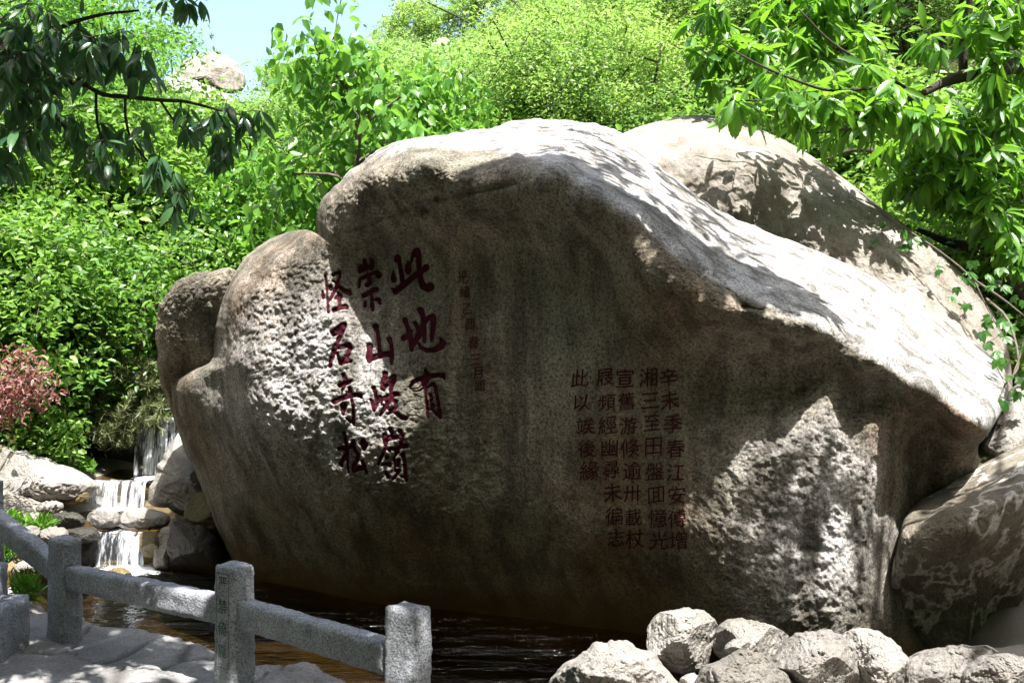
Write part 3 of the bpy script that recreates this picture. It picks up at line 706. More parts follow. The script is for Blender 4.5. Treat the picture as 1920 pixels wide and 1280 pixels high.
V_, Q_, T_, _ = polar_body(VE, (1800, 1040), 500, 110, vdep, lambda x, y, r, yr: yr + 1.0 * np.sqrt(np.clip(1 - r ** 2, 0, 1)) + .1, 1.3, 14)
o_ = V_.mean(0)
tag(link("veined_boulder", mesh_np("veined_boulder", V_ - o_, quads=Q_, tris=T_), M['veined'], loc=tuple(o_)), "dark leaning boulder laced with pale veins at the right edge, before the inscribed one", "boulder")
# sunlit slab at the far right behind the tip of the ridge
pillow("sunlit_slab", [(1838,842),(1850,815),(1870,770),(1900,720),(1960,700),(2060,760),(2060,880),(1960,900),(1880,870)], 7.6, .3, .6, M['pale'],
       "glaring white sunlit rock slab between the ridge tip and the veined boulder", "boulder", tilt=.8, amp=.03, seed=9, cuts=2, nth=220)

# rocks along the right foreground
FR = [
 ([(1000,1330),(1025,1285),(1060,1245),(1100,1213),(1150,1194),(1200,1210),(1245,1240),(1278,1285),(1290,1330)], 5.35, .40, 'pale', .35, "broad pale rock with a peaked top, leftmost of the foreground rocks"),
 ([(1213,1240),(1210,1190),(1222,1152),(1255,1141),(1310,1140),(1334,1155),(1360,1195),(1362,1235),(1310,1262),(1250,1262)], 5.7, .34, 'pale', .45, "blocky bright pale rock with a flat top, highest of the foreground rocks"),
 ([(1336,1215),(1345,1172),(1372,1157),(1420,1163),(1478,1184),(1486,1230),(1420,1252),(1360,1245)], 5.65, .30, 'pale', .6, "low pale rounded rock between the blocky rock and the cracked grey one"),
 ([(1288,1330),(1304,1262),(1350,1232),(1402,1212),(1445,1236),(1500,1290),(1510,1330)], 5.1, .34, 'grey', .35, "grey angular rock in front of the low pale rock, at the bottom edge"),
 ([(1430,1330),(1442,1240),(1470,1195),(1520,1181),(1562,1178),(1600,1205),(1625,1270),(1630,1330)], 5.35, .36, 'grey', .3, "grey rock with fine cracks in the middle of the foreground row"),
 ([(1545,1240),(1562,1196),(1604,1175),(1642,1179),(1690,1214),(1706,1240),(1690,1290),(1660,1330),(1600,1330)], 5.45, .36, 'pale', .3, "pitted pale rock with a rough holed face beside the cracked grey one"),
 ([(1675,1330),(1690,1250),(1715,1222),(1770,1211),(1850,1209),(1880,1225),(1870,1280),(1850,1330)], 5.5, .30, 'grey', .4, "long low dark grey rock at the foot of the veined boulder"),
 ([(1790,1330),(1798,1260),(1840,1226),(1885,1220),(1945,1238),(2000,1280),(2000,1330)], 5.3, .30, 'grey', .3, "rounded brownish grey rock in the bottom right corner"),
 ([(1356,1222),(1362,1204),(1385,1194),(1408,1200),(1412,1222),(1390,1234)], 5.35, .10, 'pale', .4, "small whitish stone wedged between the foreground rocks"),
 ([(1268,1300),(1276,1268),(1300,1258),(1318,1275),(1320,1310)], 5.2, .12, 'pale', .4, "small tan stone at the bottom edge beside the peaked pale rock"),
]
for k, (poly, Y, tf, mt, tilt, lab) in enumerate(FR):
    pillow("rock", poly, Y, tf, tf * 1.2, M[mt], lab, tilt=tilt, amp=.045 if k < 8 else .012, freq=3.2, seed=20 + k, nth=280, nr=80, cuts=9, pw=3.4, group="rocks in the right foreground")

# rocks round the cascades
CR = [
 ([(-90,815),(0,833),(60,852),(110,865),(150,885),(180,905),(168,936),(110,947),(60,950),(0,945),(-90,940)], 11.3, .6, 'pale', .5, "long sloping pale boulder on the left bank beside the cascade", 0),
 ([(348,798),(330,815),(310,850),(288,893),(276,925),(279,946),(310,951),(340,963),(372,978),(420,985),(440,940),(420,870),(385,800)], 10.6, .5, 'pale', .6, "bright sunlit sloping boulder right of the cascade, behind the inscribed boulder", 0),
 ([(340,968),(352,938),(378,918),(405,935),(440,1000),(430,1040),(380,1010)], 10.0, .3, 'mossy', -.1, "brown shaded rock tucked under the left edge of the inscribed boulder", 0),
 ([(110,932),(125,917),(150,912),(170,919),(168,940),(140,948),(114,946)], 11.0, .15, 'mossy', .3, "wet ochre rock at the left end of the middle cascade", 0),
 ([(159,972),(172,957),(200,952),(223,957),(225,984),(206,993),(174,989)], 10.05, .2, 'grey', .2, "rounded grey rock above the lower waterfall", 0),
 ([(78,976),(98,962),(140,959),(158,967),(161,985),(140,991),(95,989)], 9.95, .2, 'wet', .3, "flat dark rock beside the rounded grey rock", 0),
 ([(58,957),(74,942),(104,937),(121,945),(119,957),(85,966)], 10.6, .15, 'pale', .4, "small white rock at the foot of the sloping pale boulder", 0),
 ([(225,985),(228,958),(250,949),(290,954),(319,965),(318,985),(290,993),(262,991)], 10.1, .25, 'pale', .6, "low glaring white rock between the middle and lower cascades", 0),
 ([(260,1002),(278,993),(298,998),(303,1020),(299,1040),(285,1046),(264,1042)], 9.75, .18, 'mossy', .1, "golden brown mossy rock right of the lower waterfall", 0),
 ([(292,1006),(305,988),(320,984),(326,1005),(326,1066),(288,1068),(287,1046)], 9.72, .15, 'pale', .1, "narrow tan rock standing in the pool beside the dark block", 0),
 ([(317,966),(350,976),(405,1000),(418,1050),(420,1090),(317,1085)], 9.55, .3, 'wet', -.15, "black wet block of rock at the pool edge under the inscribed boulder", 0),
 ([(62,1004),(86,988),(122,987),(134,1003),(104,1016),(70,1016)], 9.6, .15, 'grey', .4, "grey flat stone on the left bank above the railing post", 0),
 ([(120,996),(150,988),(184,990),(188,1012),(150,1020),(124,1014)], 9.7, .15, 'wet', .3, "dark wet stone at the lip of the lower waterfall", 0),
 ([(28,975),(48,962),(78,960),(88,974),(66,988),(34,990)], 9.9, .15, 'grey', .4, "dull grey stone among weeds on the left bank", 0),
 ([(-10,960),(8,944),(34,947),(44,962),(24,976),(-8,978)], 10.2, .15, 'grey', .4, "grey stone at the left edge among the weeds", 0),
 ([(20,1000),(44,984),(72,986),(78,1002),(50,1014),(24,1012)], 9.4, .15, 'grey', .4, "brownish stone half hidden by weeds on the bank", 0),
 ([(193,1076),(212,1062),(236,1063),(249,1076),(240,1088),(200,1088)], 9.2, .14, 'mossy', .3, "flat brown stone in the pool in front of the lower waterfall", 0),
 ([(116,882),(124,862),(140,857),(163,865),(176,884),(180,900),(150,900)], 12.0, .2, 'pale', .3, "small pale rock with a green plant beside the upper pool", 0),
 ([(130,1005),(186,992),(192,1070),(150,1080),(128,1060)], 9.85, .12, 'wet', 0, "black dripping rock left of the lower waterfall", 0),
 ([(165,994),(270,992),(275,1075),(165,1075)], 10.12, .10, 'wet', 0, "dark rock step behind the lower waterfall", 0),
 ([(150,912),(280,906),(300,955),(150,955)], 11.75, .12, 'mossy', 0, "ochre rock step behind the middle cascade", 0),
 ([(70,905),(72,840),(100,805),(150,785),(230,778),(300,785),(350,790),(350,850),(310,905)], 13.1, .25, 'wet', -.5, "overhanging rock in the hollow behind the upper waterfall, its shade painted black", 0),  # near-black rock colour stands in for the shade of the hollow
 ([(20,1076),(32,1054),(56,1048),(66,1060),(64,1078)], 8.2, .1, 'pale', .3, "small pale stone behind the steep left rail", 0),
 ([(-20,1040),(-2,1026),(22,1030),(28,1048),(6,1060),(-18,1058)], 8.6, .12, 'grey', .3, "grey stone at the left edge behind the steep rail", 0),
 ([(90,1104),(110,1090),(134,1094),(140,1112),(120,1124),(94,1122)], 7.6, .12, 'pale', .3, "pale stone at the waterline behind the left post", 0),
]
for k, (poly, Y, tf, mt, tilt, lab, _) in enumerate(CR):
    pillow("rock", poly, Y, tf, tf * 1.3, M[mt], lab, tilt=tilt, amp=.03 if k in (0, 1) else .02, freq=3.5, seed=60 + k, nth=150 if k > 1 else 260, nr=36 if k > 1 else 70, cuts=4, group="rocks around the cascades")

# ------------------------------------------------------------------ water
m, nt, out = new_mat("stream_water"); L = nt.links
p = coords(nt)
h = noise(nt, coords(nt, 1.0, 3.4, 1), 1.7, 4, .6, 1.0)
h2 = noise(nt, p, 14, 3, .6)
ad = nd(nt, "ShaderNodeMath", operation='MULTIPLY_ADD'); L.new(h2, ad.inputs[0]); ad.inputs[1].default_value = .12; L.new(h, ad.inputs[2])
bp = nd(nt, "ShaderNodeBump"); bp.inputs["Strength"].default_value = .8; bp.inputs["Distance"].default_value = .15; L.new(ad.outputs[0], bp.inputs["Height"])
gl = nd(nt, "ShaderNodeBsdfGlossy"); gl.inputs["Roughness"].default_value = .03; L.new(bp.outputs[0], gl.inputs["Normal"])
tr = nd(nt, "ShaderNodeBsdfTransparent"); tr.inputs[0].default_value = (.50, .42, .28, 1)
fr = nd(nt, "ShaderNodeFresnel"); fr.inputs[0].default_value = 1.33; L.new(bp.outputs[0], fr.inputs["Normal"])
mx = nd(nt, "ShaderNodeMixShader"); L.new(fr.outputs[0], mx.inputs[0]); L.new(tr.outputs[0], mx.inputs[1]); L.new(gl.outputs[0], mx.inputs[2])
# white froth where the falls land
fm = None
for (fx, fy, fz, rx) in ((-3.72, 9.55, -.5, .75), (-4.55, 11.3, -.2, .5), (-4.3, 11.9, .07, .45)):
    ds = nd(nt, "ShaderNodeVectorMath", operation='DISTANCE'); L.new(p, ds.inputs[0]); ds.inputs[1].default_value = (fx, fy, fz)
    mr = nt.nodes.new("ShaderNodeMapRange"); L.new(ds.outputs["Value"], mr.inputs[0]); mr.inputs[1].default_value = 0; mr.inputs[2].default_value = rx; mr.inputs[3].default_value = 1; mr.inputs[4].default_value = 0
    if fm is None: fm = mr.outputs[0]
    else:
        x = nd(nt, "ShaderNodeMath", operation='MAXIMUM'); L.new(fm, x.inputs[0]); L.new(mr.outputs[0], x.inputs[1]); fm = x.outputs[0]
x = nd(nt, "ShaderNodeMath", operation='MULTIPLY_ADD'); L.new(noise(nt, p, 11, 6, .75), x.inputs[0]); x.inputs[1].default_value = 1.1; L.new(fm, x.inputs[2])
ff = ramp(nt, [(.92, 0), (1.0, .85)], None); 
y = nd(nt, "ShaderNodeMath", operation='MULTIPLY'); L.new(x.outputs[0], y.inputs[0]); y.inputs[1].default_value = .82; L.new(y.outputs[0], ff.inputs[0])
df = nd(nt, "ShaderNodeBsdfDiffuse"); df.inputs[0].default_value = (.75, .78, .8, 1)
mx2 = nd(nt, "ShaderNodeMixShader"); L.new(ff.outputs[0], mx2.inputs[0]); L.new(mx.outputs[0], mx2.inputs[1]); L.new(df.outputs[0], mx2.inputs[2])
L.new(mx2.outputs[0], out.inputs[0]); M['water'] = m
def sheet(name, x0, x1, y0, y1, z, nx, ny, mat):
    X, Y = np.meshgrid(np.linspace(x0, x1, nx), np.linspace(y0, y1, ny)); Vv = np.stack([X, Y, z + 0 * X], -1).reshape(-1, 3)
    i, j = np.meshgrid(np.arange(nx - 1), np.arange(ny - 1)); a = (j * nx + i).ravel()
    return link(name, mesh_np(name, Vv, quads=np.stack([a, a + 1, a + nx + 1, a + nx], -1)), mat)
tag(sheet("pool_water", -5.5, 4.5, 3.2, 9.92, -.5, 40, 30, M['water']), "dark rippled brown pool at the foot of the boulder", "water", kind="structure")
tag(sheet("stream_water", -5.6, -2.9, 9.86, 11.5, -.2, 12, 10, M['water']), "shallow stream between the lower and middle cascades", "water", kind="structure")
tag(sheet("upper_pool_water", -6.2, -3.3, 11.46, 12.7, .07, 12, 10, M['water']), "shadowed upper pool under the waterfall", "water", kind="structure")

m, nt, out = new_mat("falling_water"); L = nt.links
st = noise(nt, coords(nt, 22, 6, 1.3), 1.0, 4, .65, .3)
st2 = noise(nt, coords(nt, 60, 20, 6), 1.0, 3, .7)
ad = nd(nt, "ShaderNodeMath", operation='MULTIPLY_ADD'); L.new(st2, ad.inputs[0]); ad.inputs[1].default_value = .45; L.new(st, ad.inputs[2])
st3 = noise(nt, coords(nt, 7, 3, .8), 1.0, 3, .6, .4)
ad2 = nd(nt, "ShaderNodeMath", operation='MULTIPLY_ADD'); L.new(st3, ad2.inputs[0]); ad2.inputs[1].default_value = .9; L.new(ad.outputs[0], ad2.inputs[2])
f = ramp(nt, [(.60, .04), (.76, .95)], None)
hf = nd(nt, "ShaderNodeMath", operation='MULTIPLY'); L.new(ad2.outputs[0], hf.inputs[0]); hf.inputs[1].default_value = .55; L.new(hf.outputs[0], f.inputs[0])
df = nd(nt, "ShaderNodeBsdfPrincipled"); df.inputs["Base Color"].default_value = (.72, .76, .82, 1); df.inputs["Roughness"].default_value = .25
tl = nd(nt, "ShaderNodeBsdfTranslucent"); tl.inputs[0].default_value = (.7, .75, .8, 1)
mm = nd(nt, "ShaderNodeMixShader"); mm.inputs[0].default_value = .35; L.new(df.outputs[0], mm.inputs[1]); L.new(tl.outputs[0], mm.inputs[2])
tr = nd(nt, "ShaderNodeBsdfTransparent"); tr.inputs[0].default_value = (.8, .85, .9, 1)
mx = nd(nt, "ShaderNodeMixShader"); L.new(f.outputs[0], mx.inputs[0]); L.new(tr.outputs[0], mx.inputs[1]); L.new(mm.outputs[0], mx.inputs[2])
L.new(mx.outputs[0], out.inputs[0]); M['fall'] = m
def waterfall(x0, x1, ylip, ztop, zbot, label, flare=.05, out_=.14, seed=0):
    nx, nz = 40, 26
    u = np.linspace(0, 1, nx); t = np.linspace(0, 1, nz)
    Uq, Tq = np.meshgrid(u, t)
    drop = np.where(Tq < .2, 0, ((Tq - .2) / .8)) ** 1.15
    yy = ylip + .16 - np.minimum(Tq / .2, 1) * .16 - out_ * np.clip((Tq - .2) / .8, 0, 1) ** .6
    zz = ztop + .012 - (ztop - zbot + .03) * drop
    xx = x0 + (x1 - x0) * Uq + (Uq - .5) * flare * Tq
    n = fbm(np.stack([xx * 9, zz * 1.2 + seed, 0 * xx + seed], -1), 3)
    yy = yy + n * .07; xx = xx + n * .012
    zz = zz + np.where(Tq < .2, 0, 1) * 0
    i, j = np.meshgrid(np.arange(nx - 1), np.arange(nz - 1)); a = (j * nx + i).ravel()
    o = link("waterfall", mesh_np("waterfall", np.stack([xx, yy, zz], -1).reshape(-1, 3), quads=np.stack([a, a + 1, a + nx + 1, a + nx], -1)), M['fall'])
    return tag(o, label, "waterfall", "waterfalls of the stream")
waterfall(-4.18, -3.66, 9.90, -.2, -.5, "short lower waterfall dropping into the pool behind the railing", .12, .16, 1)
waterfall(-4.90, -4.22, 11.48, .07, -.2, "wide low cascade in sunlight between two pale boulders", .05, .12, 2)
waterfall(-4.62, -4.12, 12.35, .74, .07, "tall upper waterfall falling out of the dark hollow", .05, .14, 3)

# ------------------------------------------------------------------ stone path in the left foreground
X, Y = np.meshgrid(np.linspace(-6.5, 1.2, 330), np.linspace(.2, 7.0, 300))
ed = np.interp(X, [-6.5, -3.4, -2.9, -2.5, -1.9, -1.7, -1.36, -1.1, -.85, -.3, .1, .4, 1.2], [7.2, 6.75, 6.3, 5.98, 5.72, 5.5, 5.28, 5.22, 4.98, 4.45, 4.0, 3.4, 2.6])
pp = np.stack([X, Y, 0 * X], -1)
ed = ed + .16 * fbm(pp * 2.2, 3)
# irregular flags: nearest / second nearest seed
rs = np.random.RandomState(11); seeds = np.stack([rs.uniform(-7, 2, 240), rs.uniform(0, 7.5, 240)], 1); hs = rs.uniform(-.007, .007, 240)
w = pp[..., :2] + .12 * np.stack([fbm(pp * 2 + 9, 3), fbm(pp * 2 + 29, 3)], -1)
D = np.linalg.norm(w[:, :, None] - seeds[None, None], axis=3); o2 = np.argsort(D, axis=2)[:, :, :2]
d1 = np.take_along_axis(D, o2[:, :, :1], 2)[..., 0]; d2 = np.take_along_axis(D, o2[:, :, 1:], 2)[..., 0]
z = hs[o2[..., 0]] - .014 * (1 - smooth01((d2 - d1) / .035)) + fbm(pp * 5, 4) * .022 + fbm(pp * 16, 3) * .008 + fbm(pp * 1.5 + 4, 3) * .02
lip = np.exp(-((ed - Y - .12) / .14) ** 2) * (.015 + .035 * fbm(pp * 4.5 + 70, 3) * 2)
z = z + lip - smooth01((Y - ed) / .18) * 1.0
# rubble heads by the second and first posts
for (bx, by, br, bh) in ((-1.12, 4.92, .16, .12), (-.8, 4.72, .13, .09), (-2.2, 5.62, .15, .10), (-1.95, 5.52, .12, .09), (-.98, 4.7, .1, .07)):
    z = z + .35 * bh * np.exp(-(((X - bx) ** 2 + (Y - by) ** 2) / br ** 2)) * (1 + .8 * fbm(pp * 8, 3))
nx = X.shape[1]; ny = X.shape[0]
i, j = np.meshgrid(np.arange(nx - 1), np.arange(ny - 1)); a = (j * nx + i).ravel()
M['path'] = rock_mat("path_stone", (.27, .265, .26), (.18, .175, .17), stain=None, bump=.5, speck=.2, fine=70, lichen=(.14, .13, .115))
pm = mesh_np("path", np.stack([X, Y, z], -1).reshape(-1, 3), quads=np.stack([a, a + 1, a + nx + 1, a + nx], -1))
at = pm.attributes.new("joint", 'FLOAT', 'POINT'); at.data.foreach_set("value", ((1 - smooth01((d2 - d1) / .03)).ravel() * .8).astype(np.float32))
nt = M['path'].node_tree; pb = [q for q in nt.nodes if q.type == 'BSDF_PRINCIPLED'][0]; src = pb.inputs["Base Color"].links[0].from_socket
aj = nt.nodes.new("ShaderNodeAttribute"); aj.attribute_name = "joint"
nt.links.new(mixc(nt, src, (.045, .04, .032), aj.outputs["Fac"]), pb.inputs["Base Color"])
tag(link("path", pm, M['path']), "irregular flagstone path along the railing", "path", kind="structure")

# ------------------------------------------------------------------ hewn granite railing
def hewn_box(name, sx, sy, sz, mat, res=.02, amp=.012, smooth_face=None, seed=0, taper=0.0, zbase=0.0):
    bm = bmesh.new(); bmesh.ops.create_cube(bm, size=1.0)
    for v in bm.verts: v.co = Vector((v.co.x * sx, v.co.y * sy, v.co.z * sz))
    for axis in range(3):
        es = [e for e in bm.edges if abs((e.verts[0].co - e.verts[1].co)[axis]) > 1e-6 and (e.verts[0].co - e.verts[1].co).length > res * 1.5]
        ln = (sx, sy, sz)[axis]
        bmesh.ops.subdivide_edges(bm, edges=es, cuts=max(1, int(ln / res)), use_grid_fill=True)
    bm.normal_update()
    co = np.array([v.co[:] for v in bm.verts]); no = np.array([v.normal[:] for v in bm.verts])
    q = co + seed * 3.7
    n = fbm(q * 11, 4, .6) * 1.3 + fbm(q * 30, 3, .6, ridged=True) * .7
    a = np.full(len(co), amp)
    if smooth_face is not None:
        ax, sg = smooth_face; a = np.where(no[:, ax] * sg > .9, amp * .12, a)
    co = co + no * (n * a)[:, None]
    # worn arrises
    h = np.array([sx, sy, sz]) / 2
    ed_ = np.sort(np.clip(1 - (h - np.abs(co)) / .02, 0, 1), axis=1)
    co = co - np.sign(co) * (np.clip(1 - (h - np.abs(co)) / .02, 0, 1) * ed_[:, 1:2] * .006 * (1 + 2 * np.abs(fbm(q * 14, 2))[:, None]))
    if taper: co[:, :2] *= (1 + taper * (.5 - (co[:, 2:3] / sz + .5)))
    for v, c_ in zip(bm.verts, co): v.co = Vector(c_)
    me = bpy.data.meshes.new(name); bm.to_mesh(me); bm.free()
    me.polygons.foreach_set("use_smooth", np.ones(len(me.polygons), bool)); me.materials.append(mat)
    return me
PD = np.array([.80, -.60]); PN = np.array([-.60, -.80])
rail_root = empty("stone_railing", (-1.337, 4.8, 0))
tag(rail_root, "rough hewn grey granite post and rail barrier along the path beside the pool", "railing")
RZ = math.atan2(PD[1], PD[0])
posts = [(-3.30, 6.27, .15, .83), (-2.56, 5.70, -.12, .58), (-1.337, 4.80, -.2, .63), (-.42, 4.02, -.4, .635)]
PO = []
for k, (x, y, z0, z1) in enumerate(posts):
    me = hewn_box("post", .165, .135, z1 - z0, M['post'], .016, .010, (1, -1), k + 1, .10)
    o = link("post", me, None, rail_root, (x + 1.337, y - 4.8, (z0 + z1) / 2)); o.rotation_euler = (0, 0, RZ); PO.append(o)
    if k == 2: o["label"] = "post with green Chinese characters cut down its face"
def rail(p0, p1, z0, z1, seed, hh=.135):
    a = np.array([p0[0], p0[1], z0 - hh / 2]); b = np.array([p1[0], p1[1], z1 - hh / 2]); d = b - a; ln = np.linalg.norm(d)
    me = hewn_box("rail", ln, .10, hh, M['post'], .018, .008, None, seed)
    o = link("rail", me, None, rail_root, tuple((a + b) / 2 - np.array([-1.337, 4.8, 0])))
    dv = Vector(d / ln); y = Vector((PN[0], PN[1], 0)); zq = dv.cross(-y).normalized()
    rot = Matrix((dv, (-y) - dv * (-y).dot(dv), zq)).transposed()
    o.rotation_euler = rot.to_euler(); return o
def along(k, s): return (posts[k][0] + PD[0] * s, posts[k][1] + PD[1] * s)
rail(along(0, .08), along(1, -.075), .66, .45, 11)["label"] = "steep rail dropping from the higher post at the left edge"
rail(along(1, .075), (posts[2][0] - PD[0] * .07, posts[2][1] - PD[1] * .07), .43, .465, 12)
rail(along(2, .075), (posts[3][0] - PD[0] * .07, posts[3][1] - PD[1] * .07), .47, .475, 13)
# green characters and chiselled border on the second post (its path-side face)
p2 = PO[2]; hz = .83; 
def on_face(u, zc, off): return (u, -.0675 * 1.0 - off, zc)
zc0 = .415                                  # local z of the post top
gi = bpy.data.objects.new("notice_characters", None); COL.objects.link(gi); gi.parent = p2; gi["label"] = "column of four green carved characters"
for ch, zt in zip("严禁倚靠", (-.085, -.192, -.297, -.405)):
    v, f = glyph_px(ch, 0, 0, .074, shear=.06, bold=0, aspect=.95)
    if len(v):
        zz = -v[:, 1] + zc0 + zt; tp = 1 + .10 * (.5 - (zz / .83 + .5))
        link("carved_character", mesh_np("carved_character", np.stack([v[:, 0] - .004, -.0675 * tp - .0035, zz], 1), faces=f, smooth=False), M['green_paint'], gi)
V_ = []; Fq = []
for (x0, x1, z0, z1) in ((-.050, -.047, zc0 - .485, zc0 - .035), (.043, .046, zc0 - .485, zc0 - .035), (-.047, .043, zc0 - .038, zc0 - .035), (-.047, .043, zc0 - .485, zc0 - .482)):
    n0 = len(V_)
    for (xx, zz) in ((x0, z0), (x1, z0), (x1, z1), (x0, z1)):
        V_.append((xx, -.0675 * (1 + .10 * (.5 - (zz / .83 + .5))) - .0035, zz))
    Fq.append((n0, n0 + 1, n0 + 2, n0 + 3))
link("border_groove", mesh_np("border_groove", np.array(V_), faces=Fq, smooth=False), M['groove'], p2)  # border drawn as flat dark strips on the face
# granite blocks at the left edge
o = link("stone_block", hewn_box("stone_block", .95, .5, .42, M['post'], .035, .018, None, 31), None, None, (-3.17, 5.33, .08)); tag(o, "large rough granite block on the path at the left edge", "stone block")
o = link("stone_block", hewn_box("stone_block", .75, .4, .20, M['post'], .03, .015, None, 37), None, None, (-3.20, 5.4, .37)); tag(o, "smaller granite block lying on top of the large block", "stone block")
# ------------------------------------------------------------------ vegetation
def in_view(P, mx=60, my=60):
    P = np.asarray(P); px, py = proj(P)
    return (P[..., 1] > .1) & (px > -mx) & (px < 1920 + mx) & (py > -my) & (py < 1280 + my)

class Skeleton:
    """branch nodes; new twigs are tied to the nearest node so the tree stays one connected thing"""
    def __init__(s): s.N = []; s.rad = []; s.tub = Tubes()
    def limb(s, pts, r0, r1, sides=7, n=5):
        q = smooth_line(pts, n); r = np.linspace(r0, r1, len(q)); s.tub.add(q, r, sides)
        s.N += list(q); s.rad += list(r); return q
    def limb_r(s, pts, rad, sides=7, n=5):
        q = smooth_line(pts, n); r = np.interp(np.linspace(0, 1, len(q)), np.linspace(0, 1, len(pts)), rad); s.tub.add(q, r, sides)
        s.N += list(q); s.rad += list(r); return q
    def attach(s, targets, r=.008, sag=.0, sides=4, rs=R, jitter=.05, maxr=.6):
        """tie every target to the skeleton, nearest first"""
        T = np.asarray(targets, float); N = np.array(s.N)
        d = np.linalg.norm(T[:, None] - N[None], axis=2); best = d.argmin(1); bd = d.min(1)
        dirs = np.zeros_like(T); todo = np.ones(len(T), bool)
        for _ in range(len(T)):
            k = np.where(todo, bd, 1e9).argmin(); todo[k] = False
            a = np.array(s.N[best[k]]); b = T[k]; ln = np.linalg.norm(b - a)
            m = (a + b) / 2 + rs.normal(size=3) * ln * .12 + np.array([0, 0, -sag * ln])
            t = np.linspace(0, 1, 6)[:, None]; q = (1 - t) ** 2 * a + 2 * t * (1 - t) * m + t * t * b
            ra = min(s.rad[best[k]] * maxr, r * (1 + 1.6 * ln)); s.tub.add(q, np.linspace(ra, r * .6, 6), sides)
            dirs[k] = (q[-1] - q[-2])
            n0 = len(s.N); s.N += list(q[1:]); s.rad += list(np.linspace(ra, r * .6, 6)[1:])
            nn = q[1:]; dn = np.linalg.norm(T[:, None] - nn[None], axis=2); mn = dn.min(1); am = dn.argmin(1)
            up = mn < bd; bd = np.where(up, mn, bd); best = np.where(up, n0 + am, best)
        return dirs / (np.linalg.norm(dirs, axis=1)[:, None] + 1e-9)

def rosettes(pts, dirs, n=7, L=.2, W=.33, droop=.7, rs=R, spread=.9):
    """whorls of long leaves at twig ends"""
    k = len(pts); cnt = rs.randint(max(2, n - 2), n + 3, k); idx = np.repeat(np.arange(k), cnt); m = len(idx)
    d0 = dirs[idx]
    rnd = rs.normal(size=(m, 3)); rnd -= (rnd * d0).sum(1)[:, None] * d0; rnd /= np.linalg.norm(rnd, axis=1)[:, None] + 1e-9
    a = rs.uniform(.35, 1.0, m)[:, None]
    d = d0 * (1 - a) * .8 + rnd * a * spread; d[:, 2] -= droop * rs.uniform(.5, 1.3, m)
    d /= np.linalg.norm(d, axis=1)[:, None]
    up = np.array([0, 0, 1.0]) + d0 * .6 + rs.normal(size=(m, 3)) * .35
    nrm = up - (up * d).sum(1)[:, None] * d; nrm /= np.linalg.norm(nrm, axis=1)[:, None] + 1e-9
    pos = pts[idx] - d0 * rs.uniform(0, .10, m)[:, None] * (L / .2) + d * .015
    Ls = L * rs.uniform(.65, 1.2, m); return pos, d, nrm, Ls, Ls * W * rs.uniform(.85, 1.15, m)
def scatter_leaves(centers, per, sig, L, W, rs=R, droop=.25, upb=.9):
    k = len(centers); idx = np.repeat(np.arange(k), per); m = len(idx)
    sg = np.asarray(sig)[idx, None] if np.ndim(sig) else sig
    pos = centers[idx] + rs.normal(size=(m, 3)) * sg * np.array([1, 1, .75])
    d = rs.normal(size=(m, 3)); d[:, 2] = d[:, 2] * .5 - droop; d /= np.linalg.norm(d, axis=1)[:, None]
    nrm = rs.normal(size=(m, 3)) * .7 + np.array([0, 0, upb]); nrm -= (nrm * d).sum(1)[:, None] * d
    nrm /= np.linalg.norm(nrm, axis=1)[:, None] + 1e-9
    Ls = L * rs.uniform(.6, 1.35, m); return pos, d, nrm, Ls, Ls * W
def blobs_px(bl, per_area, rs):
    out = []
    for (cx, cy, rx, ry, Y, dy, den) in bl:
        n = max(1, int(rx * ry * math.pi * per_area * den))
        a = rs.uniform(0, 2 * math.pi, n); r = np.sqrt(rs.uniform(0, 1, n))
        out.append(unproj(cx + r * np.cos(a) * rx, cy + r * np.sin(a) * ry, Y + rs.uniform(-dy, dy, n)))
    return np.concatenate(out)
def tree_obj(name, base, sk, leafmesh, bark, leafm, label, cat="tree", group=None, crown="crown", trunk="trunk"):
    e = empty(name, tuple(base)); tag(e, label, cat, group)
    b = np.asarray(base, float)
    tm = sk.tub.mesh(trunk); tm.transform(Matrix.Translation(Vector(-b))); link(trunk, tm, bark, e)
    leafmesh.transform(Matrix.Translation(Vector(-b))); link(crown, leafmesh, leafm, e)
    return e

# ---- sunlit chestnut at the right
rs = np.random.RandomState(21)
sk = Skeleton()
base = np.array([6.8, 10.3, .0])
KB = 1.36
def K(q): q = np.array(q, float); return np.array([q[0] * KB, q[1] * KB, CAMZ + (q[2] - CAMZ) * KB])
def P3(a, b, y): return unproj(a, b, np.asarray(y) * KB)
sk.limb([base] + [K(v) for v in ((4.95, 7.5, 1.2), (4.75, 7.35, 2.4), (4.6, 7.2, 3.6), (4.7, 7.2, 5.0), (4.5, 7.0, 6.0))], .26, .08, 10)
def L_(pts, rad): return sk.limb_r([P3(a, b, y) for a, b, y in pts], rad)
sk.limb_r([K((4.65, 7.25, 3.3)), P3(2060, 60, 7.2), P3(1925, 118, 6.95), P3(1830, 137, 6.8), P3(1770, 155, 6.7), P3(1720, 180, 6.6), P3(1650, 205, 6.5)], (.13, .11, .085, .065, .045, .03, .015))
L_([(1806,138,6.8),(1806,80,6.75),(1818,10,6.7),(1826,-110,6.6)], (.042,.038,.034,.028))
L_([(1720,178,6.6),(1655,165,6.5),(1560,170,6.45),(1490,150,6.4),(1420,120,6.4),(1350,80,6.4)], (.018,.016,.014,.012,.010,.006))
L_([(1720,178,6.6),(1640,130,6.5),(1560,80,6.5),(1500,20,6.5)], (.016,.013,.010,.007))
L_([(1650,205,6.5),(1540,210,6.3),(1450,190,6.3),(1370,190,6.3)], (.014,.012,.010,.006))
L_([(1650,205,6.5),(1590,240,6.3),(1530,250,6.25)], (.013,.01,.006))
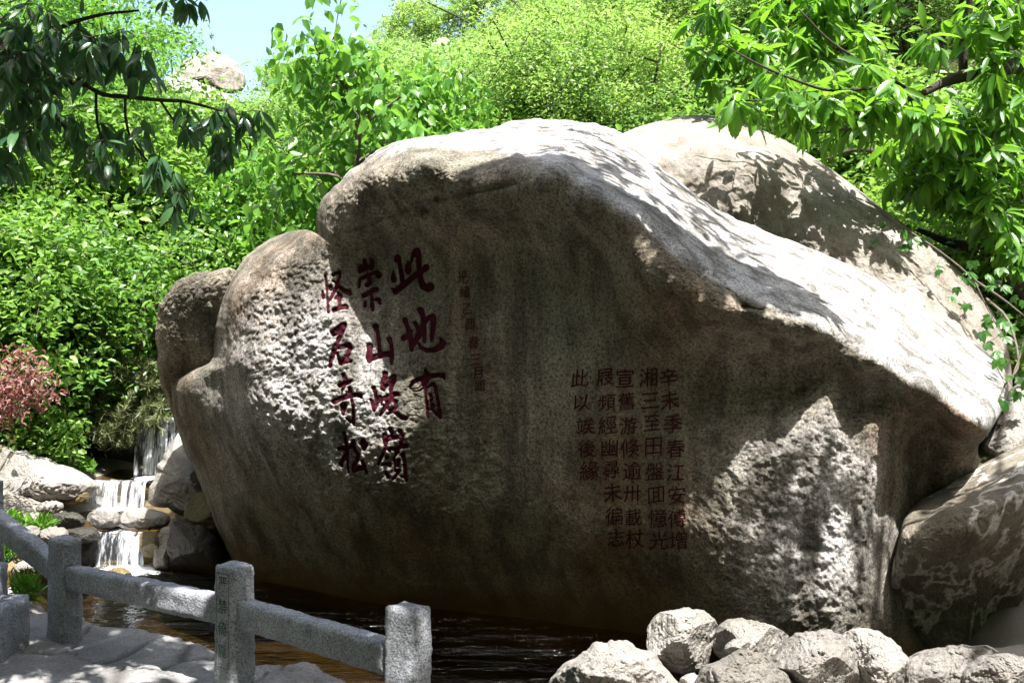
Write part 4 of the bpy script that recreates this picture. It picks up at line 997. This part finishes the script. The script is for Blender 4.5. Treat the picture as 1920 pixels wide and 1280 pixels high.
sk.limb_r([K((4.85, 7.45, 1.9)), P3(2000, 600, 7.35), P3(1930,548,7.25), P3(1880,502,7.2), P3(1840,470,7.25), P3(1780,455,7.35), P3(1720,430,7.4)], (.15,.13,.105,.085,.065,.045,.025))
L_([(1930,548,7.25),(1925,440,7.2),(1900,310,7.3),(1800,330,7.3),(1720,345,7.2),(1650,290,7.25),(1600,282,7.3),(1540,302,7.3)], (.055,.05,.045,.035,.03,.028,.022,.012))
L_([(1880,502,7.2),(1870,430,7.0),(1850,380,6.9)], (.03,.025,.012))
tb = [(1330,90,50,70,6.4,.3,1.2),(1385,150,70,55,6.4,.3,1.2),(1440,200,70,40,6.3,.3,1.2),(1400,225,60,25,6.3,.2,1.0),(1500,60,80,60,6.5,.3,1.2),(1560,20,60,40,6.5,.3,1),(1560,110,80,50,6.5,.3,1.1),
      (1600,190,110,45,6.4,.3,1.2),(1510,225,60,45,6.3,.2,1.2),(1560,260,50,35,6.25,.2,1.2),(1640,230,80,40,6.4,.25,1.1),(1720,240,80,50,6.5,.3,1),(1860,70,70,70,6.8,.4,1.1),(1890,180,60,60,6.8,.4,1.1),(1760,90,40,40,6.7,.3,.6),
      (1790,280,90,45,6.9,.4,1.1),(1700,310,70,35,7.1,.3,1.1),(1740,370,80,40,7.0,.3,1.2),(1850,340,80,50,6.9,.4,1.1),(1860,420,70,50,6.9,.3,1.2),(1900,480,50,60,6.9,.3,1.0),(1660,10,50,25,6.6,.3,.8),(1900,10,60,40,6.8,.3,1),(1900,270,50,60,7,.3,1.1),(1800,395,90,30,7.3,.3,1)]
tb = [(a, b - 28, c, d_, e * KB + (1.4 if b < 170 and a < 1640 else 0), f * KB, g * (.6 if b >= 170 and a < 1660 else 1)) for a, b, c, d_, e, f, g in tb]
pts = blobs_px(tb, 1 / 500.0, rs)
hi = []                                    # unseen crown above the frame, placed and thinned to steer the sunlight
for _ in range(2600):
    q = np.array([rs.uniform(2.2, 7.5), rs.uniform(3.2, 9.2), rs.uniform(3.6, 7.4)])
    if ((q[0] - 4.9) / 2.8) ** 2 + ((q[1] - 6.0) / 3.0) ** 2 + ((q[2] - 5.4) / 2.0) ** 2 < 1 and not in_view(q, 30, 60):
        ld = q - SUN * (q[2] - 2.3) / SUN[2]
        if not (-.5 < ld[0] < 8 and 6.0 < ld[1] < 14) and not (ld[0] < 2.75 and ld[1] > 4.0): hi.append(q)
hi = hi[:420]
for _ in range(46):  # added whorls along sun rays throw dapples and shade on the rocks
    q = np.array([rs.uniform(.1, 1.9), rs.uniform(7.0, 8.7), 3.1]) + SUN / SUN[2] * rs.uniform(3.4, 5.0)
    if not in_view(q, 30, 60): hi.append(q)
for _ in range(13):
    q = np.array([rs.uniform(1.4, 2.35), 6.42, rs.uniform(0, 1.0)]) + SUN / SUN[2] * rs.uniform(4.2, 6)
    if not in_view(q, 30, 60): hi.append(q)
for _ in range(200):
    q = np.array([rs.uniform(2.6, 3.9), rs.uniform(5.5, 6.5), .5]) + SUN / SUN[2] * rs.uniform(4.2, 5.4)
    if not in_view(q, 30, 60): hi.append(q)
hi = np.array(hi)
for tx, ty, tz in ((5.6, 7.4, 6.6), (4.2, 4.8, 5.6), (6.8, 7.2, 6.4), (5.4, 5.0, 5.4), (5.4, 9.0, 6.8)):
    p_ = K((4.65, 7.2, 4.2)); t_ = np.array([tx, ty, tz]); sk.limb([p_, (p_ + t_) / 2 + np.array([0, 0, .4]), t_], .08, .015)
allp = np.concatenate([pts, hi])
dirs = sk.attach(allp, .006, -.12, 4, rs)
dirs[:, 2] += .25; dirs /= np.linalg.norm(dirs, axis=1)[:, None]
lm = leaves_mesh("crown", *rosettes(allp, dirs, 7, .235, .29, .60, rs, 1.0), kind='serrate')
P3 = unproj
tree_obj("chestnut_tree", base, sk, lm, M['bark'], M['chest'], "sunlit chestnut tree hanging bright drooping serrated leaves over the right of the boulders")

# ---- shaded chestnut at the left, its crown roofing the path
rs = np.random.RandomState(5)
sk = Skeleton(); base = np.array([-4.4, 3.4, 0.0])
sk.limb([base, (-4.35, 3.4, 1.3), (-4.1, 3.45, 2.6), (-3.9, 3.4, 4.0), (-3.4, 3.2, 5.4), (-2.6, 3.0, 6.6)], .20, .06, 10)
def L_(pts, rad): return sk.limb_r([P3(a, b, y) for a, b, y in pts], rad, 6)
sk.limb_r([(-4.1, 3.45, 2.7), P3(-160, 60, 4.3), P3(20, 100, 4.4), P3(60, 120, 4.4), P3(120,150,4.4), P3(160, 160, 4.4)], (.06,.035,.022,.017,.013,.010))
L_([(145,148,4.4),(190,176,4.4),(240,182,4.4),(300,188,4.45),(350,191,4.5),(405,205,4.5),(450,215,4.5)], (.012,.011,.010,.009,.008,.006,.004))
L_([(10,60,4.4),(40,125,4.35),(75,180,4.3),(110,225,4.3),(150,270,4.3),(190,300,4.3)], (.02,.014,.011,.009,.007,.004))
L_([(235,183,4.4),(236,225,4.4),(250,268,4.4),(290,315,4.4),(330,345,4.4),(360,385,4.4)], (.006,.006,.005,.005,.004,.003))
L_([(180,172,4.4),(182,225,4.35),(195,275,4.35),(215,320,4.35)], (.006,.006,.005,.003))
L_([(60,120,4.4),(100,60,4.45),(180,30,4.5),(260,20,4.5)], (.014,.011,.008,.005))
L_([(240,182,4.4),(245,120,4.45),(255,80,4.5)], (.005,.004,.003))
L_([(300,188,4.45),(330,230,4.45),(370,260,4.45),(400,290,4.45)], (.006,.005,.004,.003))
sk.limb_r([(-3.9,3.4,4.0), P3(330,-160,4.6), P3(345,-60,4.7), P3(352,-8,4.7)], (.05,.018,.010,.006))
tb = [(40,60,80,60,4.4,.3,1.3),(50,150,70,70,4.35,.3,1.2),(30,250,50,50,4.3,.3,1.3),(120,110,70,50,4.4,.3,1.0),(190,60,50,40,4.5,.2,.8),(215,110,60,45,4.45,.2,.9),(110,215,50,40,4.3,.25,.9),(265,120,25,30,4.5,.1,.7),(290,145,18,18,4.5,.1,.6),
      (440,205,50,25,4.5,.12,1.0),(400,240,50,25,4.5,.12,1.0),(470,240,25,25,4.5,.1,.7),(420,290,22,30,4.45,.1,.7),(355,225,25,30,4.45,.1,.8),(255,245,35,30,4.4,.15,.9),(300,315,45,30,4.4,.15,1.0),(345,375,30,30,4.4,.1,.9),(210,300,40,30,4.35,.15,.8),(165,250,40,40,4.3,.2,.8),(355,2,28,12,4.7,.1,1.6),(300,4,15,8,4.7,.1,1),(20,320,30,25,4.3,.2,.8)]
pts = blobs_px(tb, 1 / 400.0, rs)
hi = []  # unseen crown, widened behind the camera to cut sky fill
for _ in range(16000):
    q = np.array([rs.uniform(-8, 1.9), rs.uniform(-5.5, 5.7), rs.uniform(3.4, 7.6)])
    if q[2] < 3.6 + .10 * abs(q[0] + 2) or in_view(q, 60, 90): continue
    if ((q[0] + 3.0) / 4.9) ** 2 + ((q[1] - .4) / 5.4) ** 2 + ((q[2] - 5.2) / 2.5) ** 2 > 1: continue
    if q[0] - .9 * (q[2] - 4) * .2 > 1.0 and q[1] > 3.0: continue
    if fbm(q[None] * .6 + 3, 2)[0] > -.25: hi.append(q)
hi = hi[:1900]
for _ in range(430):  # extra unseen whorls set along sun rays to dapple the boulder wall
    q = np.array([rs.uniform(-.45, 1.75), 7.25, rs.uniform(-.2, 2.2)])
    if q[0] > .4 and q[2] > 1.5: continue
    if fbm(np.array([[q[0] * 2.3, q[2] * .4, 7.7]]), 2)[0] > .05: continue
    q = q + SUN / SUN[2] * rs.uniform(3.6, 5.6)
    if not in_view(q, 60, 90): hi.append(q)
hi = np.array(hi)
for tx, ty, tz in ((.6, 3.2, 5.6), (-.8, 4.8, 5.8), (-4.6, 5.0, 5.6), (-1.0, 1.6, 5.6), (-5.0, 2.0, 5.4), (1.4, 4.4, 5.9), (-2.6, 4.9, 6.2), (.6, 1.8, 5.4), (-1.0, -2.5, 5.4), (-4, -3, 5.4), (-6.5, -.5, 5.2), (.5, -1, 5.6), (.6, 5.4, 5.8), (1.8, 5.6, 5.6), (-.4, 5.6, 6.4)):
    sk.limb([(-3.7, 3.3, 4.6), ((-3.7 + tx) / 2, (3.3 + ty) / 2, (4.6 + tz) / 2 + .5), (tx, ty, tz)], .06, .012)
allp = np.concatenate([pts, hi])
dirs = sk.attach(allp, .0045, -.05, 4, rs)
dirs[:len(pts), 2] -= .35; dirs /= np.linalg.norm(dirs, axis=1)[:, None]
pa = rosettes(allp[:len(pts)], dirs[:len(pts)], 4, .104, .30, 1.0, rs, .95)
pb = rosettes(hi, dirs[len(pts):], 8, .26, .44, .35, rs)
lm = leaves_mesh("crown", *[np.concatenate(z) for z in zip(pa, pb)], kind='lance')
tree_obj("chestnut_tree", base, sk, lm, M['bark'], M['chest_dark'], "shaded chestnut whose dark drooping oblong leaves fill the upper left corner")

# ---- a third, unseen chestnut is added to shade the ground behind the viewpoint
rs = np.random.RandomState(6); sk = Skeleton(); base = np.array([5.6, -1.2, -.1])
sk.limb([base, (5.5, -1.1, 1.5), (5.2, -.9, 3.2), (4.8, -.6, 5.0)], .2, .08, 9)
for tx, ty, tz in ((1.6, .6, 5.4), (3.2, 1.6, 5.6), (6.8, 1.2, 5.2), (4.5, -3.5, 5.4), (1.8, -2.4, 5.2), (7.5, -2.0, 5.2)):
    sk.limb([(5.0, -.8, 4.0), ((5 + tx) / 2, (-.8 + ty) / 2, (4 + tz) / 2 + .5), (tx, ty, tz)], .07, .012)
hi = []
for _ in range(9000):
    q = np.array([rs.uniform(.5, 9), rs.uniform(-5.5, 2.5), rs.uniform(3.4, 7.2)])
    if ((q[0] - 4.6) / 4.2) ** 2 + ((q[1] + 1.3) / 3.9) ** 2 + ((q[2] - 5.0) / 2.2) ** 2 < 1 and not in_view(q, 60, 90): hi.append(q)
hi = np.array(hi[:1100]); dirs = sk.attach(hi, .005, -.05, 3, rs)
lm = leaves_mesh("crown", *rosettes(hi, dirs, 8, .27, .44, .35, rs), kind='fold')
tree_obj("chestnut_tree", base, sk, lm, M['bark'], M['chest_dark'], "unseen chestnut tree added behind the viewpoint to shade the path")

# ---- prototypes of trees and bushes
def proto(name, seed, h, cr, ch, nclus, per, L, W, sig, leafm, bark, stems=1, lean=.15, trunk_r=.07, kind='rhomb', droop=.25, limbs=9, low=.35, twig=.010):
    rs = np.random.RandomState(seed); sk = Skeleton()
    ends = []
    for s in range(stems):
        a = rs.uniform(0, 2 * math.pi); sp = lean * h * (1 if stems > 1 else .5)
        top = np.array([math.cos(a) * sp, math.sin(a) * sp, h * rs.uniform(.72, .85)])
        st = sk.limb([np.array([rs.normal() * .04 * stems, rs.normal() * .04 * stems, -.3]), top * np.array([.3, .3, .35]) + rs.normal(size=3) * .06, top * np.array([.7, .7, .7]) + rs.normal(size=3) * .1, top], trunk_r / stems ** .4, trunk_r * .25, 6, 4); ends += [st[-1], st[-1], st[-4], st[-7]]
        for k in range(limbs // stems + 1):
            t = rs.uniform(.35, .95); p0 = st[int(t * (len(st) - 1))]; a2 = rs.uniform(0, 2 * math.pi); ln = cr * rs.uniform(.5, .95)
            q = p0 + np.array([math.cos(a2) * ln, math.sin(a2) * ln, ln * rs.uniform(.25, .8)])
            ends.append(q)
            sk.limb([p0, (p0 + q) / 2 + rs.normal(size=3) * ln * .12, q], trunk_r * .35 / stems ** .3, .012, 5, 4)
    c = []
    while len(c) < nclus:
        v = rs.normal(size=3); v /= np.linalg.norm(v); r = rs.uniform(.35, 1.0) ** .5
        q = np.array([v[0] * cr * r, v[1] * cr * r, h - ch / 2 + v[2] * ch / 2 * r])
        if q[2] < h * low * .5: continue
        if fbm(q[None] * (1.3 / cr) * 1.6 + seed * 5.3, 2)[0] < -.12: continue
        c.append(q)
    c += [np.array(t_) + rs.normal(size=3) * .08 for t_ in ends for _ in range(2)]
    c = np.array(c); sk.attach(c, twig, -.05, 3, rs)
    lm = leaves_mesh("crown", *scatter_leaves(c, per, sig, L, W, rs, droop), kind=kind)
    e = empty(name, (0, 0, 0)); link("trunk", sk.tub.mesh("trunk"), bark, e); link("crown", lm, leafm, e)
    return e
used = set()
def place(pr, P, s, rz, label, cat, group=None):
    o = pr if pr.name not in used else copy_tree(pr); used.add(o.name)
    o.location = tuple(P); o.scale = (s * R.uniform(.9, 1.1), s * R.uniform(.9, 1.1), s); o.rotation_euler = (0, 0, rz)
    tag(o, label, cat, group); return o
_SX = [-200, 300, 440, 600, 740, 870, 950, 1100, 1300, 2200]; _SY = [110, 110, 112, 88, 52, 28, -20, -120, -260, -400]
def sky_cap(P, h, r=0.0):
    px = 960 + F * P[0] / P[1]; pl = px - r * F / P[1]; top = CAMZ + (640 - np.interp(pl, _SX, _SY)) / F * P[1]; return (top - P[2]) / h
def ground_at(px, Y): x = (px - 960) / F * Y; return np.array([x, Y, float(terrain(np.array(x), np.array(Y))) - .05])

HT = [proto("hillside_tree", 40 + k, 4.4, 2.0, 2.9, 62, 150, .084, .42, .20, M['hill'], M['bark'], stems=2 + k % 2, lean=.34, trunk_r=.075, droop=.3, limbs=13, low=1.05, twig=.02) for k in range(4)]
SKY = [proto("skyline_tree", 50 + k, 5.0, 1.6, 4.4, 120, 60, .16, .45, .22, M['hill'], M['bark'], stems=1, lean=.2, trunk_r=.045, twig=.014) for k in range(2)]
BU = [proto("leafy_bush", 60 + k, 2.6, 1.25, 2.3, 130, 60, .085, .55, .15, M['bush'], M['barkl'], stems=3, lean=.2, trunk_r=.04, kind='fold', low=.1) for k in range(4)]
PO_ = [proto("poplar_sapling", 70 + k, 4.6, .60, 4.1, 120, 22, .13, .62, .16, M['poplar'], M['barkl'], stems=1, lean=.10, trunk_r=.05, kind='fold', droop=1.0, limbs=22) for k in range(3)]
FT = [proto("fine_leaved_tree", 80 + k, 6.5, 2.4, 4.6, 150, 80, .10, .36, .24, M['fine'], M['barkl'], stems=2, lean=.12, trunk_r=.12, droop=.5) for k in range(2)]

# hillside trees with visible stems
rs = np.random.RandomState(33); n = 0
zones = [("light green tree on the sunlit slope above the left of the boulder", 480, 960, 15.5, 27), ("light green tree on the sunlit slope above the middle of the boulder", 960, 1330, 15.5, 27),
         ("light green tree high on the sunlit slope near the skyline", 560, 1000, 29, 42), ("light green tree high on the sunlit slope above the crest of the boulder", 1000, 1400, 28, 44),
         ("light green tree on the slope glimpsed through the right chestnut", 1400, 1960, 18, 40), ("light green tree on the far slope below the pale outcrop at left", 200, 560, 20, 40)]
for zi, (lab, x0, x1, y0, y1) in enumerate(zones):
    for k in range(34):
        Y = y0 + (y1 - y0) * rs.uniform() ** .8; P = ground_at(rs.uniform(x0, x1), Y)
        if Y > 25 and min(abs(960 + F * P[0] / Y - 828), abs(960 + F * P[0] / Y - 1160)) < 75: continue
        if zi == 5 and 280 < 960 + F * P[0] / Y < 480: continue
        s_ = min(rs.uniform(.85, 1.5), sky_cap(P, 4.7, 1.5))
        if s_ < .4: continue
        cx_ = 960 + F * P[0] / P[1]; cr_ = 2.1 * s_ * F / P[1]
        if cx_ - cr_ < 478 and cx_ + cr_ > 290 and 640 - F * (P[2] + 4.5 * s_ - CAMZ) / P[1] < 200: continue
        place(HT[n % 4], P, s_, rs.uniform(0, 6.28), lab, "tree", "trees on the sunlit hillside"); n += 1
for k, (px, s) in enumerate(((770, 1.2), (815, .9), (905, .85), (560, .7), (735, .8), (690, .7), (870, .75))):
    P = ground_at(px, 43.5); place(SKY[k % 2], P, s * .68, k * 1.3, "airy small tree standing against the sky on the ridge", "tree", "thin trees along the skyline")
# poplars just behind the boulder
for k, (px, Y, s, lab) in enumerate(((628, 12.6, 1.24, "tallest slender sapling with glossy hanging leaves rising over the left shoulder of the boulder"), (700, 13.4, .88, "shorter glossy sapling behind the top left edge of the boulder"), (790, 14.0, 1.0, "glossy leaved sapling rising behind the boulder left of its crest"),
        (570, 13.6, .62, "low glossy sapling behind the left shoulder of the boulder"), (860, 14.6, .88, "thin glossy sapling nearest the crest of the boulder"), (520, 12.0, .50, "small bright sapling over the left lobe of the boulder"), (470, 14.5, .72, "bright glossy sapling far left of the tall one"))):
    place(PO_[k % 3], ground_at(px, Y), s * 1.12, 1.7 * k, lab, "sapling", "glossy saplings behind the boulder")
# bushes at left and behind the boulder
BL = [(30,12.6,1.35),(120,12.8,1.25),(200,15.6,1.2),(310,16.2,1.2),(60,14.2,1.7),(170,15.2,1.6),(280,16.0,1.5),(360,14.8,1.0),(420,15.6,1.1),(480,16.2,1.0),(-40,11.8,1.2),(350,18.0,1.5),(440,19,1.4),(540,16.5,1.1),(100,18,2.0),(230,19,1.9),(20,17,2.1),(600,17.5,1.2),
      (720,16.0,.9),(880,15.5,.75),(1180,16,.8),(1500,15,1.6),(1600,14.5,1.5),(1720,14,1.5),(1830,13.4,1.6),(1930,12.8,1.7),(1780,11.6,1.2),(1900,11,1.2)]
for k, (px, Y, s) in enumerate(BL):
    lab = ("dense bright green bush in the thicket left of the boulder" if px < 480 else "bright green bush between the boulder crest and the hillside" if px < 1400 else "green bush in the gap under the right chestnut")
    P = ground_at(px, Y); s = min(s, sky_cap(P, 2.9))
    place(BU[k % 4], P, s, k * 2.1, lab, "bush", "bushes of the thicket" if px < 480 else "bushes behind the boulder" if px < 1400 else "bushes under the chestnut")
# fine leaved trees at left
for k, (px, Y, s, lab) in enumerate(((-50, 14.5, 1.15, "tall willowy tree with fine light leaves in the upper left behind the dark chestnut leaves"), (-90, 14.0, 1.2, "fine leaved tree at the left edge behind the dark chestnut leaves"), (-240, 17.5, 1.4, "large fine leaved tree beyond the left edge"), (110, 19.5, 1.2, "fine leaved tree between the two nearer ones at left"))):
    place(FT[k % 2], ground_at(px, Y), s, k * 1.9 + .4, lab, "tree", "fine leaved trees at left")

# scrub clothing the hillside: one mass
rs = np.random.RandomState(90); C = []; S_ = []
n = 2000
Y = 16 + 31 * rs.uniform(0, 1, n) ** .8; U = rs.uniform(-.62, .62, n); X = U * Y
Z = terrain(X, Y); px = 960 + F * U; py = 640 - F * (Z + 1 - CAMZ) / Y
ok = ~((px > 290) & (px < 480) & (Y > 20) & (Y < 46) & (py < 230) & (py > 40)) & ~((px > 800) & (px < 850) & (Y > 30) & (Y < 42) & (py < 125)) & ~((px > 1120) & (px < 1190) & (Y > 28) & (Y < 40) & (py < 80))
ok &= (CAMZ + (640 - np.interp(px, _SX, _SY)) / F * Y) > Z + .9 * (.5 + Y / 45)
dens = fbm(np.stack([X * .16, Y * .16, 0 * X], -1), 3); ok &= dens > -.42
X, Y, Z = X[ok], Y[ok], Z[ok]; sc_ = .5 + Y / 45.0
cen = np.stack([X, Y, Z + .55 * sc_ * rs.uniform(.1, 1.0, len(X))], -1)
pos, d, nm, Ls, Ws = scatter_leaves(cen, 90, .46 * sc_, .075, .45, rs, .2)
f = (.75 + pos[:, 1] / 55.0); lm = leaves_mesh("hillside_scrub", pos, d, nm, Ls * f, Ws * f)
tag(link("hillside_scrub", lm, M['scrub']), "yellow green scrub covering the whole hillside", "scrub", kind="stuff")
# outcrops on the hillside
pillow("outcrop_rock", [(312,172),(332,126),(368,100),(410,96),(444,118),(464,152),(446,180),(402,170),(350,146)], 41, 1.5, 3, M['slab'], "big pale overhanging outcrop block on the skyline at upper left", "outcrop", amp=.12, freq=.5, seed=3, nth=200, nr=50, tilt=.3)
pillow("outcrop_rock", [(296,190),(306,150),(330,132),(370,148),(410,168),(446,188),(436,206),(350,204)], 40, 1.3, 3, M['pale'], "smooth white outcrop slab lying below the overhanging block", "outcrop", amp=.10, freq=.5, seed=4, nth=200, nr=50, tilt=.7)
pillow("outcrop_rock", [(803,100),(812,78),(832,68),(848,80),(852,104),(828,112)], 37, .8, 1.2, M['pale'], "small white outcrop among the trees above the left of the boulder", "outcrop", amp=.08, freq=.7, seed=6, nth=90, nr=24, tilt=.5)
pillow("outcrop_rock", [(1132,46),(1142,26),(1162,16),(1184,24),(1190,44),(1160,52)], 34, .8, 1.2, M['slab'], "small grey outcrop high on the slope at the top of the picture", "outcrop", amp=.08, freq=.7, seed=8, nth=90, nr=24, tilt=.5)
pillow("outcrop_rock", [(236,300),(250,255),(275,240),(296,262),(300,310),(286,345),(250,340)], 24, .8, 1.2, M['pale'], "pale broken outcrop glimpsed between the branches at left", "outcrop", amp=.12, freq=.8, seed=12, nth=110, nr=28, tilt=.5)

# pine boughs above the upper pool
rs = np.random.RandomState(61); sk = Skeleton(); base = ground_at(235, 13.6)
top = P3(250, 470, 13.4)
sk.limb([base, (base + top) / 2 + np.array([.1, 0, 0]), top], .09, .03)
tips = []
for (cx, cy, rx, ry, Y, dy, n) in ((270,590,60,50,12.9,.4,26),(220,660,60,45,12.7,.4,26),(260,720,70,40,12.5,.4,34),(190,740,50,35,12.5,.35,22),(160,790,45,28,12.3,.3,16),(300,770,35,30,12.2,.2,16),(240,790,55,25,12.3,.3,22),(320,640,30,60,12.9,.3,14),(215,820,40,18,12.2,.2,10)):
    a = rs.uniform(0, 6.28, n); r = np.sqrt(rs.uniform(0, 1, n)); tips.append(unproj(cx + rx * r * np.cos(a), cy + ry * r * np.sin(a), Y + rs.uniform(-dy, dy, n)))
tips = np.concatenate(tips); dirs = sk.attach(tips, .008, .05, 4, rs)
cnt = 95; idx = np.repeat(np.arange(len(tips)), cnt); m_ = len(idx); d0 = dirs[idx]
t = rs.uniform(-.28, .02, m_)[:, None]; d = d0 * .8 + rs.normal(size=(m_, 3)) * .55 + np.array([0, 0, .12]); d /= np.linalg.norm(d, axis=1)[:, None]
nm = rs.normal(size=(m_, 3)); Ls = rs.uniform(.08, .15, m_)
lm = leaves_mesh("needles", tips[idx] + d0 * t, d, nm, Ls, .013 + 0 * Ls)
tree_obj("pine_tree", base, sk, lm, M['bark'], M['pine'], "olive green pine with shaggy needle tufts drooping over the upper waterfall", crown="needles")

# red leaved shrub at the left edge
rs = np.random.RandomState(62); sk = Skeleton(); base = np.array([-6.6, 10.4, -.1])
sk.limb([base, P3(-120, 800, 10.2), P3(-40, 770, 10.0), P3(30, 745, 9.9), P3(85, 740, 9.8)], .04, .006)
sk.limb([P3(-40, 770, 10.0), P3(10, 715, 9.9), P3(50, 670, 9.9)], .015, .005); sk.limb([P3(30, 745, 9.9), P3(60, 715, 9.8), P3(95, 700, 9.8)], .01, .004)
pts = blobs_px([(30,700,45,40,9.9,.25,1),(60,735,50,28,9.8,.2,1.2),(15,750,40,25,9.9,.2,1),(50,665,25,16,9.9,.15,1),(-30,720,50,50,10,.3,1),(10,790,16,30,9.9,.1,.7)], 1 / 130.0, rs)
sk.attach(pts, .003, 0, 3, rs)
lm = leaves_mesh("foliage", *scatter_leaves(pts, 7, .085, .07, .36, rs, .6), kind='fold')
tree_obj("red_shrub", base, sk, lm, M['barkl'], M['red'], "shrub with dusty purplish red leaves at the left edge above the bank", "shrub", crown="foliage", trunk="stem")
# dark ivy-like bush hanging over the left bank boulder
rs = np.random.RandomState(63); sk = Skeleton(); base = P3(60, 850, 11.9)
sk.limb([base, P3(40, 800, 11.9), P3(30, 760, 11.9)], .03, .01); sk.limb([base, P3(90, 800, 11.8), P3(110, 780, 11.8)], .03, .01)
pts = blobs_px([(60,800,60,50,11.8,.3,1),(20,770,50,50,11.9,.3,1),(100,820,35,30,11.7,.2,1),(90,845,40,18,11.6,.2,1)], 1 / 90.0, rs); sk.attach(pts, .004, 0, 3, rs)
lm = leaves_mesh("foliage", *scatter_leaves(pts, 26, .11, .075, .6, rs, .5), kind='fold')
tree_obj("bank_shrub", base, sk, lm, M['barkl'], M['bush'], "dark green shrub spilling over the long pale boulder at left", "shrub", crown="foliage", trunk="stem")

# creeper trailing down the right end of the slab
rs = np.random.RandomState(64); sk = Skeleton()
lines = [[(1640,385,9.0),(1700,430,8.85),(1760,470,8.7),(1820,520,8.6),(1850,575,8.5),(1885,640,8.3)], [(1820,520,8.6),(1880,560,8.3),(1930,600,8.1)], [(1850,560,8.5),(1890,600,8.0),(1910,680,7.4),(1885,720,7.2),(1868,760,7.15)], [(1930,600,8.0),(1915,660,7.5),(1900,700,7.3)]]
pts = []
for l in lines:
    q = sk.limb([P3(*v) for v in l], .012, .005, 5); pts.append(np.repeat(q, 1, 0) + rs.normal(size=(len(q) * 1, 3)) * np.array([.11, .08, .10]))
pts = np.concatenate(pts); sk.attach(pts, .0025, 0, 3, rs)
idx = np.repeat(np.arange(len(pts)), 5); m_ = len(idx)
face = np.array([-.1, -.8, .6]) + rs.normal(size=(len(pts), 3)) * .35; face /= np.linalg.norm(face, axis=1)[:, None]
down = np.array([0, 0, -1.0]) + rs.normal(size=(len(pts), 3)) * .4; down -= (down * face).sum(1)[:, None] * face; down /= np.linalg.norm(down, axis=1)[:, None]
sd = np.cross(face, down); an = np.tile(np.array([-1.3, -.65, 0, .65, 1.3]), len(pts)) + rs.normal(size=m_) * .1
d = np.cos(an)[:, None] * down[idx] + np.sin(an)[:, None] * sd[idx]
Ls = np.tile(np.array([.05, .075, .09, .075, .05]), len(pts)) * np.repeat(rs.uniform(.7, 1.2, len(pts)), 5)
lm = leaves_mesh("foliage", pts[idx], d, face[idx] + rs.normal(size=(m_, 3)) * .12, Ls, Ls * .5, kind='lance')
tree_obj("creeper", P3(1700, 430, 8.85), sk, lm, M['barkl'], M['creeper'], "five fingered creeper trailing down the right end of the leaning slab", "creeper", crown="foliage", trunk="stem")

# small green plants among the stones
def weeds(cx, cy, rx, ry, Y, n, L, label, W=.3):
    rs = np.random.RandomState(int(cx * 7 + cy)); a = rs.uniform(0, 6.28, n); r = np.sqrt(rs.uniform(0, 1, n))
    q = unproj(cx + rx * r * np.cos(a), cy + ry * r * np.sin(a), Y + rs.uniform(-.12, .12, n)); b = q.mean(0)
    d = rs.normal(size=(n, 3)) * .6 + np.array([0, -.15, .75]); nm = rs.normal(size=(n, 3)) + np.array([0, -.3, .6])
    Ls = L * rs.uniform(.6, 1.4, n)
    o = link("small_plant", leaves_mesh("small_plant", q - b, d, nm, Ls, Ls * W, kind='fold'), M['weed'], None, tuple(b)); tag(o, label, "plant", "small plants among the stones")
weeds(160, 876, 18, 12, 11.85, 130, .09, "fresh green plant growing on the small pale rock by the upper pool", .5)
weeds(50, 925, 12, 22, 10.9, 90, .09, "thin light green plant against the pale boulder on the left bank", .5)
weeds(20, 985, 30, 14, 9.7, 200, .10, "leafy weeds between the grey stones at the left edge")
weeds(75, 985, 30, 12, 9.75, 170, .09, "green weeds behind the post among the bank stones")
weeds(10, 1035, 24, 16, 8.4, 150, .10, "pale grassy tuft below the steep rail at the left edge", .12)
weeds(50, 1110, 22, 22, 6.4, 140, .10, "grass tuft beside the granite blocks at left", .10)
